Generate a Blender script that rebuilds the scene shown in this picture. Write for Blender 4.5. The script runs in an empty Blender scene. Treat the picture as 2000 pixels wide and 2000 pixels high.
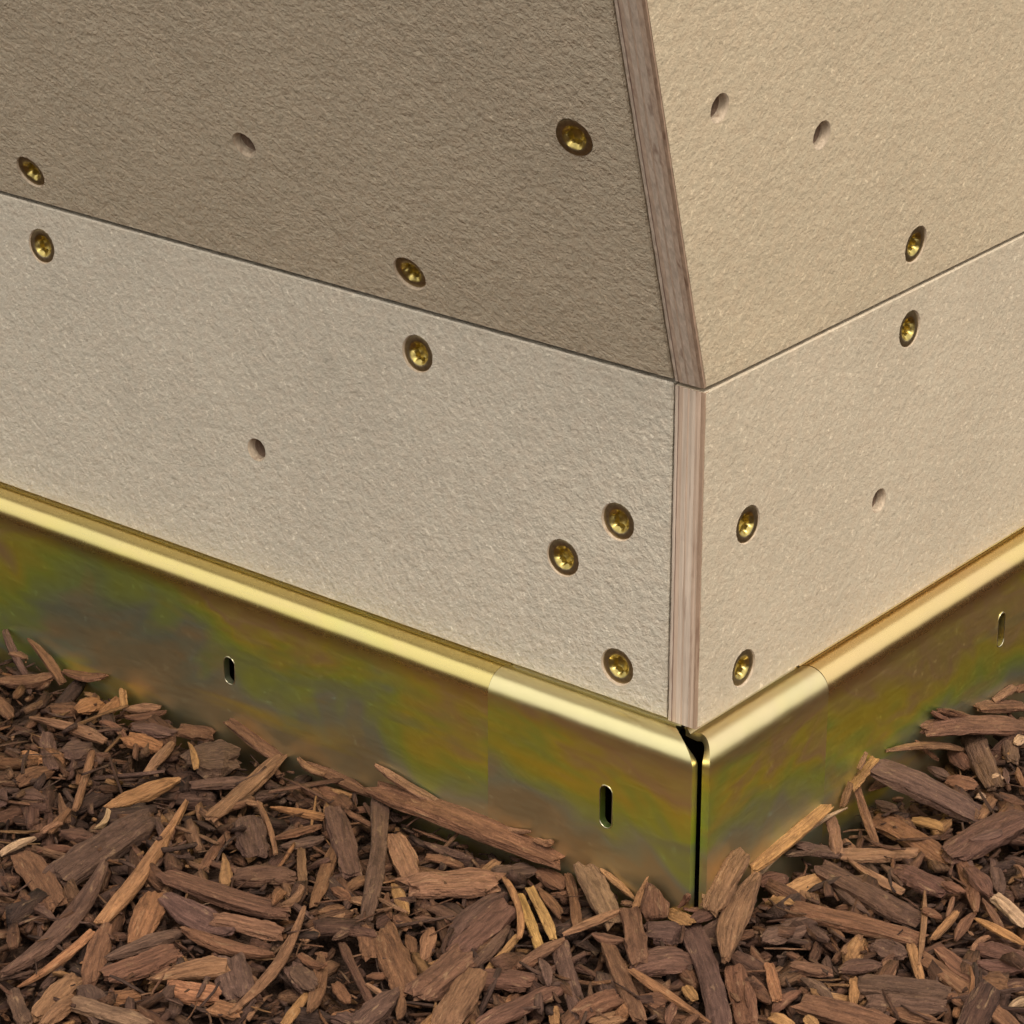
import bpy, bmesh, math, random
import numpy as np
from mathutils import Vector, Matrix, noise
from mathutils.geometry import delaunay_2d_cdt

# ------------------------------------------------------------------ camera, sky, sun, exposure
scene = bpy.context.scene
COL = scene.collection
PITCH = 23.65                                   # degrees the camera looks down
cam = bpy.data.cameras.new('camera')
cam.sensor_width = 36.0
cam.lens = 6313.8 / 2000.0 * 36.0
cam.clip_start = 0.05
cam.clip_end = 500.0
cam_ob = bpy.data.objects.new('camera', cam)
cam_ob.location = (-0.041359, -0.757607, 0.392352)
cam_ob.rotation_euler = (math.radians(90.0 - PITCH), 0.0, 0.0)
COL.objects.link(cam_ob)
scene.camera = cam_ob

SUN_DIR = Vector((0.16, -0.46, 0.88)).normalized()      # from the place towards the sun
world = bpy.data.worlds.new('World')
scene.world = world
world.use_nodes = True
wn, wl = world.node_tree.nodes, world.node_tree.links
wn.clear()
w_out = wn.new('ShaderNodeOutputWorld')
w_bg = wn.new('ShaderNodeBackground')
w_sky = wn.new('ShaderNodeTexSky')
w_sky.sky_type = 'NISHITA'
w_sky.sun_disc = False
w_sky.sun_elevation = math.asin(SUN_DIR.z)
w_sky.sun_rotation = math.atan2(SUN_DIR.x, SUN_DIR.y)
w_sky.dust_density = 4.0
w_hs = wn.new('ShaderNodeHueSaturation')        # thin cloud veil: most of the blue is washed out
w_hs.inputs['Saturation'].default_value = 0.22
w_tint = wn.new('ShaderNodeMix')
w_tint.data_type = 'RGBA'
w_tint.blend_type = 'MULTIPLY'
w_tint.inputs[0].default_value = 1.0
w_tint.inputs[7].default_value = (1.0, 0.955, 0.885, 1)
w_bg.inputs['Strength'].default_value = 0.15
w_veil = wn.new('ShaderNodeMix')                # bright even cloud over the clear sky
w_veil.data_type = 'RGBA'
w_veil.blend_type = 'ADD'
w_veil.inputs[0].default_value = 1.0
w_tc = wn.new('ShaderNodeTexCoord')             # standard overcast sky: brightness 1 + 2 sin(elevation)
w_xyz = wn.new('ShaderNodeSeparateXYZ')
w_ma = wn.new('ShaderNodeMath')
w_ma.operation = 'MULTIPLY_ADD'
w_ma.use_clamp = False
w_ma.inputs[1].default_value = 3.5
w_ma.inputs[2].default_value = 1.75
wl.new(w_tc.outputs['Generated'], w_xyz.inputs[0])
wl.new(w_xyz.outputs['Z'], w_ma.inputs[0])
wl.new(w_ma.outputs[0], w_veil.inputs[7])
wl.new(w_sky.outputs[0], w_hs.inputs['Color'])
wl.new(w_hs.outputs[0], w_veil.inputs[6])
wl.new(w_veil.outputs[2], w_tint.inputs[6])
wl.new(w_tint.outputs[2], w_bg.inputs['Color'])
wl.new(w_bg.outputs[0], w_out.inputs['Surface'])

sun = bpy.data.lights.new('sun', 'SUN')
sun.energy = 1.0
sun.angle = math.radians(12)
sun.color = (1.0, 0.93, 0.82)
sun_ob = bpy.data.objects.new('sun', sun)
sun_ob.rotation_euler = (-SUN_DIR).to_track_quat('-Z', 'Y').to_euler()
sun_ob.location = SUN_DIR * 3.0
COL.objects.link(sun_ob)

vs = scene.view_settings
vs.view_transform = 'Standard'
vs.look = 'None'
vs.gamma = 1.0
vs.use_curve_mapping = False
vs.exposure = 0.24
scene.cycles.use_denoising = True

rng = random.Random(11)
nrng = np.random.default_rng(5)

# ------------------------------------------------------------------ the frame of the corner
AZ = math.radians(51.4046)
DL = Vector((-math.sin(AZ), math.cos(AZ), 0))   # along the left wall, away from the corner
DR = Vector((math.cos(AZ), math.sin(AZ), 0))    # along the right wall
NL = Vector((-math.cos(AZ), -math.sin(AZ), 0))  # outward, left wall
NR = Vector((math.sin(AZ), -math.cos(AZ), 0))   # outward, right wall
UP = Vector((0, 0, 1))
THK = 0.00897                                   # plywood thickness
H = 0.096                                       # height of the seam between lower and upper boards
LEAN_L = math.radians(21.0)                     # the upper boards lean outwards
LEAN_R = math.radians(5.43)
PL = Vector((0, 0, 0))                          # left board's end at the corner, z = 0 at the steel's top
PR = -DL * THK                                  # outer corner of the plywood
NLU = NL * math.cos(LEAN_L) - UP * math.sin(LEAN_L)
NRU = NR * math.cos(LEAN_R) - UP * math.sin(LEAN_R)
VLU = NL * math.sin(LEAN_L) + UP * math.cos(LEAN_L)
VRU = NR * math.sin(LEAN_R) + UP * math.cos(LEAN_R)
GROUND = -0.0525                                # general level of the mulch

# ------------------------------------------------------------------ helpers
def tag(o, label=None, cat=None, group=None, kind=None):
    if label: o['label'] = label
    if cat: o['category'] = cat
    if group: o['group'] = group
    if kind: o['kind'] = kind
    return o

def empty(name, loc):
    o = bpy.data.objects.new(name, None)
    o.location = loc
    o.empty_display_size = 0.02
    COL.objects.link(o)
    return o

def link(name, me, parent=None):
    o = bpy.data.objects.new(name, me)
    COL.objects.link(o)
    if parent: o.parent = parent
    return o

def nodes_of(name):
    m = bpy.data.materials.new(name)
    m.use_nodes = True
    nt = m.node_tree
    bsdf = nt.nodes['Principled BSDF']
    return m, nt.nodes, nt.links, bsdf

def mk(n, typ, **kw):
    x = n.new(typ)
    for k, v in kw.items():
        if k in x.inputs.keys() if isinstance(k, str) else False:
            x.inputs[k].default_value = v
        else:
            setattr(x, k, v)
    return x

def tex_noise(n, l, vec, scale, detail=3.0, rough=0.55, dist=0.0):
    x = n.new('ShaderNodeTexNoise')
    x.inputs['Scale'].default_value = scale
    x.inputs['Detail'].default_value = detail
    x.inputs['Roughness'].default_value = rough
    x.inputs['Distortion'].default_value = dist
    l.new(vec, x.inputs['Vector'])
    return x

def ramp(n, l, fac, stops, interp='LINEAR'):
    x = n.new('ShaderNodeValToRGB')
    x.color_ramp.interpolation = interp
    els = x.color_ramp.elements
    while len(els) < len(stops): els.new(0.5)
    for e, (p, c) in zip(els, stops):
        e.position = p
        e.color = (c, c, c, 1) if isinstance(c, (int, float)) else (*c, 1)
    l.new(fac, x.inputs['Fac'])
    return x

def mix(n, l, fac, a, b, blend='MIX'):
    x = n.new('ShaderNodeMix')
    x.data_type = 'RGBA'
    x.blend_type = blend
    for sock, v in ((x.inputs[0], fac), (x.inputs[6], a), (x.inputs[7], b)):
        if hasattr(v, 'is_linked'): l.new(v, sock)
        elif isinstance(v, (int, float)): sock.default_value = v
        else: sock.default_value = (*v, 1)
    return x.outputs[2]

def math_node(n, l, op, a, b=None):
    x = n.new('ShaderNodeMath')
    x.operation = op
    for s, v in ((x.inputs[0], a), (x.inputs[1], b)):
        if v is None: continue
        if hasattr(v, 'is_linked'): l.new(v, s)
        else: s.default_value = v
    return x.outputs[0]

def mapping(n, l, vec, scale, loc=(0, 0, 0), rot=(0, 0, 0)):
    x = n.new('ShaderNodeMapping')
    x.inputs['Scale'].default_value = scale
    x.inputs['Location'].default_value = loc
    x.inputs['Rotation'].default_value = rot
    l.new(vec, x.inputs['Vector'])
    return x.outputs[0]

def bump(n, l, height, dist, strength=1.0, normal=None):
    x = n.new('ShaderNodeBump')
    x.inputs['Distance'].default_value = dist
    x.inputs['Strength'].default_value = strength
    l.new(height, x.inputs['Height'])
    if normal: l.new(normal, x.inputs['Normal'])
    return x.outputs[0]

# ------------------------------------------------------------------ materials
def m_panel(name, base, seed, relief):
    """phenolic paper face of the plywood: leathery fine relief, pale and dark flecks"""
    m, n, l, b = nodes_of(name)
    tc = n.new('ShaderNodeTexCoord')
    v0 = mapping(n, l, tc.outputs['Object'], (1, 1, 1), (seed, seed * .7, seed * .3))
    peel = tex_noise(n, l, v0, 620, 3.0, 0.62, 0.12)
    big = tex_noise(n, l, v0, 230, 3.0, 0.6, 0.3)
    fine = tex_noise(n, l, v0, 1700, 2.0, 0.6)
    blot = tex_noise(n, l, v0, 28, 3.0, 0.55)
    h = math_node(n, l, 'ADD', math_node(n, l, 'MULTIPLY', peel.outputs['Fac'], 1.0),
                  math_node(n, l, 'MULTIPLY', big.outputs['Fac'], 1.0))
    h = math_node(n, l, 'ADD', h, math_node(n, l, 'MULTIPLY', fine.outputs['Fac'], 0.25))
    c = mix(n, l, ramp(n, l, blot.outputs['Fac'], [(0.35, 0.0), (0.65, 1.0)]).outputs['Color'],
            tuple(x * 0.955 for x in base), tuple(x * 1.035 for x in base))
    pk = tex_noise(n, l, v0, 330, 2.0, 0.6)
    c = mix(n, l, ramp(n, l, pk.outputs['Fac'], [(0.38, 0.0), (0.70, 0.42)]).outputs['Color'], c,
            (base[0] * 1.07, base[1] * 0.98, base[2] * 0.94))
    fl = tex_noise(n, l, v0, 600, 3.0, 0.7)
    c = mix(n, l, ramp(n, l, fl.outputs['Fac'], [(0.58, 0.0), (0.70, 0.75)]).outputs['Color'], c,
            (min(base[0] * 1.5, .85), base[1] * 1.5, base[2] * 1.5))
    c = mix(n, l, ramp(n, l, fl.outputs['Fac'], [(0.27, 0.6), (0.41, 0.0)]).outputs['Color'], c,
            tuple(x * 0.62 for x in base))
    sp = tex_noise(n, l, v0, 130, 4.0, 0.75)
    c = mix(n, l, ramp(n, l, sp.outputs['Fac'], [(0.715, 0.0), (0.745, 0.6)]).outputs['Color'], c,
            tuple(x * 0.5 for x in base))
    # faint rubbed scratches and a few handling smudges
    vs_ = mapping(n, l, tc.outputs['Object'], (900, 900, 45), (seed, 0, 0), (0.5, 0.6, 0.3))
    scr = tex_noise(n, l, vs_, 1.0, 2.0, 0.5)
    msk = tex_noise(n, l, v0, 16, 2.0, 0.5)
    f = math_node(n, l, 'MULTIPLY', ramp(n, l, scr.outputs['Fac'], [(0.68, 0.0), (0.74, 1.0)]).outputs['Color'],
                  ramp(n, l, msk.outputs['Fac'], [(0.50, 0.0), (0.62, 0.5)]).outputs['Color'])
    c = mix(n, l, f, c, tuple(min(x * 1.3, .8) for x in base))
    smu = tex_noise(n, l, v0, 42, 4.0, 0.65)
    c = mix(n, l, ramp(n, l, smu.outputs['Fac'], [(0.60, 0.0), (0.78, 0.30)]).outputs['Color'], c, tuple(x * .66 for x in base))
    l.new(c, b.inputs['Base Color'])
    b.inputs['Roughness'].default_value = 0.62
    b.inputs['Specular IOR Level'].default_value = 0.28
    l.new(bump(n, l, h, relief), b.inputs['Normal'])
    return m

def m_ply(name, base, seed):
    m, n, l, b = nodes_of(name)
    tc = n.new('ShaderNodeTexCoord')
    v0 = mapping(n, l, tc.outputs['Object'], (900, 900, 26), (seed, seed, seed))
    v1 = mapping(n, l, tc.outputs['Object'], (300, 300, 40), (seed + 5, seed, seed))
    s = tex_noise(n, l, v0, 1.0, 4.0, 0.6)
    s2 = tex_noise(n, l, v1, 1.0, 3.0, 0.6)
    c = mix(n, l, ramp(n, l, s.outputs['Fac'], [(0.3, 0.0), (0.7, 1.0)]).outputs['Color'],
            tuple(x * 0.74 for x in base), tuple(x * 1.16 for x in base))
    c = mix(n, l, ramp(n, l, s2.outputs['Fac'], [(0.60, 0.0), (0.72, 0.75)]).outputs['Color'], c,
            (base[0] * .42, base[1] * .32, base[2] * .28))
    l.new(c, b.inputs['Base Color'])
    b.inputs['Roughness'].default_value = 0.8
    b.inputs['Specular IOR Level'].default_value = 0.2
    l.new(bump(n, l, s.outputs['Fac'], 0.0003), b.inputs['Normal'])
    return m

def m_steel(name, seed, bend_col, rough):
    """zinc plated steel, yellow chromate: iridescent olive, copper, green and blue clouds"""
    m, n, l, b = nodes_of(name)
    tc = n.new('ShaderNodeTexCoord')
    at = n.new('ShaderNodeAttribute')
    at.attribute_name = 'rail'                      # x along the rail, y up, in metres
    v = mapping(n, l, at.outputs['Vector'], (15, 26, 1), (seed, seed * .37, 0))
    v2 = mapping(n, l, at.outputs['Vector'], (26, 48, 1), (seed + 9, 4, 0))
    v3 = mapping(n, l, at.outputs['Vector'], (11, 60, 1), (seed + 3.3, 7, 0))
    n1 = tex_noise(n, l, v, 1.0, 3.0, 0.55, 0.6)
    n2 = tex_noise(n, l, v2, 1.0, 3.0, 0.55, 0.5)
    n3 = tex_noise(n, l, v3, 1.0, 3.0, 0.5, 0.3)
    sep = n.new('ShaderNodeSeparateXYZ')
    l.new(at.outputs['Vector'], sep.inputs[0])
    # the film's thickness, and with it the tint, runs down the plate as it drained, clouded by noise
    run = math_node(n, l, 'MULTIPLY', sep.outputs['Y'], -21.0)
    run = math_node(n, l, 'ADD', run, math_node(n, l, 'MULTIPLY', math_node(n, l, 'SUBTRACT', n1.outputs['Fac'], 0.5), 2.3))
    c = ramp(n, l, run, [(0.02, (.82, .68, .22)), (0.18, (.80, .60, .26)), (0.32, (.88, .80, .13)), (0.50, (.66, .80, .15)),
                         (0.66, (.58, .72, .25)), (0.80, (.52, .58, .40)), (0.96, (.60, .54, .32))]).outputs['Color']
    c = mix(n, l, ramp(n, l, n2.outputs['Fac'], [(0.54, 0.0), (0.70, 0.75)]).outputs['Color'], c, (.78, .58, .28))
    c = mix(n, l, ramp(n, l, n3.outputs['Fac'], [(0.58, 0.0), (0.74, 0.75)]).outputs['Color'], c, (.44, .50, .36))
    c = mix(n, l, ramp(n, l, n3.outputs['Fac'], [(0.26, 0.9), (0.43, 0.0)]).outputs['Color'], c, (.92, .80, .10))
    c = mix(n, l, ramp(n, l, math_node(n, l, 'MULTIPLY', sep.outputs['Y'], -60.0), [(0.25, 0.85), (0.60, 0.0)]).outputs['Color'], c, bend_col)
    # handling marks and dust specks
    vf = mapping(n, l, at.outputs['Vector'], (120, 900, 1), (seed, 0, 0), (0, 0, 0.5))
    sc = tex_noise(n, l, vf, 1.0, 4.0, 0.7)
    dust = tex_noise(n, l, tc.outputs['Object'], 420, 3.0, 0.7)
    c = mix(n, l, ramp(n, l, sc.outputs['Fac'], [(0.58, 0.0), (0.80, 0.12)]).outputs['Color'], c, (.60, .52, .34))
    c = mix(n, l, ramp(n, l, dust.outputs['Fac'], [(0.80, 0.0), (0.85, 0.5)]).outputs['Color'], c, (.62, .55, .42))
    l.new(c, b.inputs['Base Color'])
    b.inputs['Metallic'].default_value = 1.0
    r = math_node(n, l, 'ADD', math_node(n, l, 'MULTIPLY', sc.outputs['Fac'], 0.14), rough)
    r = math_node(n, l, 'ADD', r, ramp(n, l, dust.outputs['Fac'], [(0.6, 0.0), (0.8, 0.12)]).outputs['Color'])
    r = math_node(n, l, 'ADD', r, ramp(n, l, math_node(n, l, 'MULTIPLY', sep.outputs['Y'], -60.0), [(0.35, 0.0), (0.65, 0.33 - rough)]).outputs['Color'])
    l.new(r, b.inputs['Roughness'])
    wav = tex_noise(n, l, at.outputs['Vector'], 55, 2.0, 0.5)
    l.new(bump(n, l, wav.outputs['Fac'], 0.0006, 0.5), b.inputs['Normal'])
    return m

def m_metal(name, col, rough):
    m, n, l, b = nodes_of(name)
    tc = n.new('ShaderNodeTexCoord')
    s = tex_noise(n, l, tc.outputs['Object'], 700, 3.0, 0.6)
    c = mix(n, l, ramp(n, l, s.outputs['Fac'], [(0.35, 0.0), (0.65, 1.0)]).outputs['Color'],
            tuple(x * 0.7 for x in col), col)
    l.new(c, b.inputs['Base Color'])
    b.inputs['Metallic'].default_value = 1.0
    b.inputs['Roughness'].default_value = rough
    l.new(bump(n, l, s.outputs['Fac'], 0.00005, 0.4), b.inputs['Normal'])
    return m

def m_chip(name):
    """dyed wood: streaks along the grain, raw pale wood where the dye has worn"""
    m, n, l, b = nodes_of(name)
    tint = n.new('ShaderNodeAttribute'); tint.attribute_name = 'tint'
    gr = n.new('ShaderNodeAttribute'); gr.attribute_name = 'grain'
    v = mapping(n, l, gr.outputs['Vector'], (70, 1100, 1100))
    v2 = mapping(n, l, gr.outputs['Vector'], (160, 420, 420), (3, 1, 2))
    v3 = mapping(n, l, gr.outputs['Vector'], (500, 900, 900), (7, 2, 4))
    s1 = tex_noise(n, l, v, 1.0, 4.0, 0.65, 0.3)
    s2 = tex_noise(n, l, v2, 1.0, 4.0, 0.65, 0.4)
    s3 = tex_noise(n, l, v3, 1.0, 3.0, 0.65)
    t = tint.outputs['Color']
    dark = mix(n, l, 1.0, t, (.50, .46, .44), 'MULTIPLY')
    lite = mix(n, l, 1.0, t, (1.42, 1.38, 1.30), 'MULTIPLY')
    c = mix(n, l, ramp(n, l, s1.outputs['Fac'], [(0.30, 0.0), (0.70, 1.0)]).outputs['Color'], dark, lite)
    c = mix(n, l, ramp(n, l, s2.outputs['Fac'], [(0.34, 0.75), (0.48, 0.0)]).outputs['Color'], c, dark)
    worn = mix(n, l, 0.5, t, (.50, .31, .16))
    c = mix(n, l, ramp(n, l, s2.outputs['Fac'], [(0.60, 0.0), (0.74, 0.75)]).outputs['Color'], c, worn)
    c = mix(n, l, ramp(n, l, s3.outputs['Fac'], [(0.66, 0.0), (0.76, 0.6)]).outputs['Color'], c, worn)
    l.new(c, b.inputs['Base Color'])
    b.inputs['Roughness'].default_value = 0.72
    b.inputs['Specular IOR Level'].default_value = 0.22
    h = math_node(n, l, 'ADD', s1.outputs['Fac'], math_node(n, l, 'MULTIPLY', s3.outputs['Fac'], 0.7))
    l.new(bump(n, l, h, 0.0015), b.inputs['Normal'])
    return m

def m_soil(name):
    m, n, l, b = nodes_of(name)
    tc = n.new('ShaderNodeTexCoord')
    a = tex_noise(n, l, tc.outputs['Object'], 90, 6.0, 0.7)
    d = tex_noise(n, l, tc.outputs['Object'], 260, 4.0, 0.7)
    c = ramp(n, l, a.outputs['Fac'], [(0.3, (.026, .016, .011)), (0.55, (.070, .040, .027)), (0.72, (.12, .070, .045))]).outputs['Color']
    l.new(c, b.inputs['Base Color'])
    b.inputs['Roughness'].default_value = 0.95
    b.inputs['Specular IOR Level'].default_value = 0.1
    l.new(bump(n, l, math_node(n, l, 'ADD', a.outputs['Fac'], d.outputs['Fac']), 0.004), b.inputs['Normal'])
    return m

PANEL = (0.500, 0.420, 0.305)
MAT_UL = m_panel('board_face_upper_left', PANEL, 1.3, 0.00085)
MAT_LL = m_panel('board_face_lower_left', (.512, .456, .362), 4.1, 0.00056)  # greyer base: the cooler light on this side put into the colour
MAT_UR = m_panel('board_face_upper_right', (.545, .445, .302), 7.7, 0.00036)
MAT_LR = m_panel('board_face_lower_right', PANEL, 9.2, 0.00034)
MAT_BORE = m_ply('bored_wood', (.47, .37, .265), 2.0)
MAT_LIGHT_BLOCK = m_ply('dark_light_block', (.05, .035, .026), 6.0)  # only for the added block that stops light inside the box
MAT_BORE_DEEP = m_ply('bored_wood_shaded', (.26, .175, .12), 2.5)  # darkened bored wood: shade down in the holes put into the colour
MAT_PLY_LIGHT = m_ply('veneer_pale', (.55, .44, .345), 3.0)
MAT_PLY_MID = m_ply('veneer_pink', (.50, .37, .275), 5.0)
MAT_PLY_BROWN = m_ply('veneer_brown', (.37, .25, .17), 7.0)
MAT_PLY_DARK = m_ply('veneer_glue_line', (.27, .175, .135), 8.0)
MAT_STEEL = [m_steel('yellow_chromate_steel', 0.0, (.76, .62, .25), .19), m_steel('pale_chromate_steel', 2.6, (.80, .72, .40), .24),
             m_steel('streaked_chromate_steel', 5.9, (.74, .62, .36), .27), m_steel('brown_chromate_steel', 8.4, (.78, .56, .26), .19)]
MAT_SCREW = m_metal('brass_yellow_screw', (.60, .47, .16), 0.32)
MAT_SCREW_RIM = m_metal('dull_screw_rim', (.44, .35, .20), 0.40)
MAT_RIM = m_metal('bare_steel_lip', (.72, .66, .46), 0.3)
MAT_CHIP = m_chip('mulch_wood')
MAT_SOIL = m_soil('dark_soil')

# ------------------------------------------------------------------ ground
def build_ground():
    bm = bmesh.new()
    R = [0, .25, .6, 1.5, 5, 20, 120]
    z = GROUND - 0.009
    seg = 48
    c = bm.verts.new((0, 0, z))
    prev = None
    for r in R[1:]:
        ring = [bm.verts.new((r * math.cos(2 * math.pi * i / seg), r * math.sin(2 * math.pi * i / seg), z)) for i in range(seg)]
        for i in range(seg):
            j = (i + 1) % seg
            if prev is None: bm.faces.new((c, ring[i], ring[j]))
            else: bm.faces.new((prev[i], ring[i], ring[j], prev[j]))
        prev = ring
    me = bpy.data.meshes.new('ground')
    bm.to_mesh(me); bm.free()
    me.materials.append(MAT_SOIL)
    tag(link('ground', me), kind='structure')
build_ground()

# ------------------------------------------------------------------ plywood box
BOX_LOC = Vector((-0.004, 0.0, GROUND))
box = empty('plywood_box', BOX_LOC)
tag(box, 'beige plywood box corner with leaning upper boards, screwed together, standing inside the steel rails', 'plywood box')

def ring_points(c, r, k):
    return [(c[0] + r * math.cos(2 * math.pi * i / k), c[1] + r * math.sin(2 * math.pi * i / k)) for i in range(k)]

def dense(poly, step, jit, seed):
    """points along a convex polygon with the outward normal at each, slightly ragged"""
    r = random.Random(seed)
    pts = []
    n = len(poly)
    area = sum(poly[i][0] * poly[(i + 1) % n][1] - poly[(i + 1) % n][0] * poly[i][1] for i in range(n))
    if area < 0: poly = poly[::-1]
    nrm = []
    for i in range(n):
        a, b = Vector(poly[i]), Vector(poly[(i + 1) % n])
        d = (b - a).normalized()
        nrm.append(Vector((d.y, -d.x)))
    for i in range(n):
        a, b = Vector(poly[i]), Vector(poly[(i + 1) % n])
        k = max(1, int((b - a).length / step))
        m = (nrm[i - 1] + nrm[i]); m = m / max(m.dot(nrm[i]), .2)
        pts.append((a, m, 0.0))
        for q in range(1, k):
            pts.append((a.lerp(b, q / k), nrm[i], r.uniform(-1, 1) * jit))
    return pts

def build_panel(label, A, du, dv, nn, poly, screws, holes, mat, seed, bev=0.0005, jit=0.00010, step=0.0022):
    pts = dense(poly, step, jit, seed)
    front = [(p - m * (bev * 1.0 + j)) for p, m, j in pts]
    rims = [(p + m * (j * .6)) for p, m, j in pts]
    cdt_v, cdt_e = [Vector((p.x, p.y)) for p in front], []
    nf = len(front)
    cdt_e += [(i, (i + 1) % nf) for i in range(nf)]
    circles = []
    K = 32
    for c in screws: circles.append((c, 0.0054, 's'))
    for c in holes: circles.append((c[:2], c[2], 'h'))
    starts = []
    for c, r, k in circles:
        s = len(cdt_v); starts.append(s)
        cdt_v += [Vector(q) for q in ring_points(c, r, K)]
        cdt_e += [(s + i, s + (i + 1) % K) for i in range(K)]
    ov, oe, of, iv, ie, iF = delaunay_2d_cdt(cdt_v, cdt_e, [], 0, 1e-7)
    def W(u, v, d): return A + du * u + dv * v - nn * d - BOX_LOC
    bm = bmesh.new()
    vv = [bm.verts.new(W(p.x, p.y, 0)) for p in ov]
    orig = {}
    for i, lst in enumerate(iv):
        for q in lst: orig[q] = i
    def inside(x, y):
        for a in range(nf):
            p, q = front[a], front[(a + 1) % nf]
            if (q.x - p.x) * (y - p.y) - (q.y - p.y) * (x - p.x) < -1e-10: return False
        return True
    hull = [Vector(p) for p in poly]
    for f in of:
        cx = sum(ov[i].x for i in f) / len(f); cy = sum(ov[i].y for i in f) / len(f)
        if any((cx - c[0]) ** 2 + (cy - c[1]) ** 2 < (r * .985) ** 2 for c, r, k in circles): continue
        # between two neighbours of the ragged rim a sliver may fall outside: keep only faces with one inner corner or a long reach
        try: bm.faces.new([vv[i] for i in f])
        except ValueError: pass
    # rim, side and back
    r1 = [vv[orig[i]] for i in range(nf)]
    r2 = [bm.verts.new(W(p.x, p.y, bev * .9)) for p in rims]
    r3 = [bm.verts.new(W(p.x, p.y, THK)) for p in rims]
    for i in range(nf):
        j = (i + 1) % nf
        bm.faces.new((r1[i], r1[j], r2[j], r2[i])); bm.faces.new((r2[i], r2[j], r3[j], r3[i]))
    bm.faces.new(r3)
    # bores
    for (c, r, k), s in zip(circles, starts):
        prev = [vv[orig[s + i]] for i in range(K)]
        rq = random.Random(seed * 31 + s)
        if k == 's': prof = [(r * .955, .00035), (r * .93, .0011), (r * .5, .0042)]
        else: prof = [(r * .86, .00065), (r * .84, .0026), (r * .82, .0086)]
        for rr, d in prof:
            ring = [bm.verts.new(W(c[0] + rr * math.cos(2 * math.pi * i / K), c[1] + rr * math.sin(2 * math.pi * i / K), d)) for i in range(K)]
            for i in range(K):
                j = (i + 1) % K
                f = bm.faces.new((prev[i], prev[j], ring[j], ring[i])); f.material_index = 1 if (k == 's' or rr > r * .83) else 2; f.smooth = True
            prev = ring
        f = bm.faces.new(prev); f.material_index = 2
    bmesh.ops.recalc_face_normals(bm, faces=bm.faces)
    me = bpy.data.meshes.new('board')
    bm.to_mesh(me); bm.free()
    me.materials.append(mat); me.materials.append(MAT_BORE); me.materials.append(MAT_BORE_DEEP)
    o = link('board', me, box)
    tag(o, label)
    return o

GAP = 0.0011
def edge_q(d, z, upper):
    """point where the right board's plane at depth d meets the left board's face plane at height z"""
    n1, n2 = (NLU, NRU) if upper else (NL, NR)
    a1, a2 = (PL + UP * H, PR + UP * H) if upper else (PL, PR)
    c1 = n1.dot(a1); c2 = n2.dot(a2) - d
    M = Matrix((n1, n2, UP))
    return M.inverted() @ Vector((c1, c2, z))

ZT = 0.34                                        # top of the upper boards
def uv_of(P, A, du, dv): q = P - A; return (q.dot(du), q.dot(dv))
# lower left board
p_ll = build_panel('pale lower left board, greyer and better lit than the board above', PL, DL, UP, NL,
    [(GAP, 0.0009), (0.62, 0.0009), (0.62, H - 0.0004), (GAP, H - 0.0004)],
    [(0.2297, 0.0830), (0.0854, 0.0835), (0.0178, 0.0529), (0.0357, 0.0375), (0.0173, 0.0110)],
    [(0.1458, 0.0400, .0035)], MAT_LL, 1)
# lower right board
p_lr = build_panel('warm beige lower right board below the pale lit seam', PR, DR, UP, NR,
    [(0.0, 0.0009), (0.62, 0.0009), (0.62, H - 0.0004), (0.0, H - 0.0004)],
    [(0.0963, 0.0845), (0.0208, 0.0523), (0.0210, 0.0106)], [(0.0848, 0.0374, .0036)], MAT_LR, 2)
# upper left board
A_lu = PL + UP * H
q0, q1 = edge_q(THK, H, True), edge_q(THK, ZT, True)
u0, v0 = uv_of(q0, A_lu, DL, VLU); u1, v1 = uv_of(q1, A_lu, DL, VLU)
p_lu = build_panel('darker brown upper left board leaning out over the lower one', A_lu, DL, VLU, NLU,
    [(u0 + GAP, v0 + 0.0007), (0.62, 0.0007), (0.62, v1), (u1 + GAP, v1)],
    [(0.2278, 0.0120), (0.0839, 0.0126), (0.0129, 0.0728)], [(0.1317, 0.0435, .0040)], MAT_UL, 3)
# upper right board
A_ru = PR + UP * H
q0, q1 = edge_q(0, H, True), edge_q(0, ZT, True)
u0, v0 = uv_of(q0, A_ru, DR, VRU); u1, v1 = uv_of(q1, A_ru, DR, VRU)
p_ru = build_panel('warm tan upper right board with two empty bored holes', A_ru, DR, VRU, NRU,
    [(u0, v0 + 0.0007), (0.62, 0.0007), (0.62, v1), (u1, v1)],
    [(0.0951, 0.0134)], [(-0.0075, 0.0766, .0038), (0.0400, 0.0582, .0039)], MAT_UR, 4, bev=0.0004, jit=0.00022)

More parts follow.
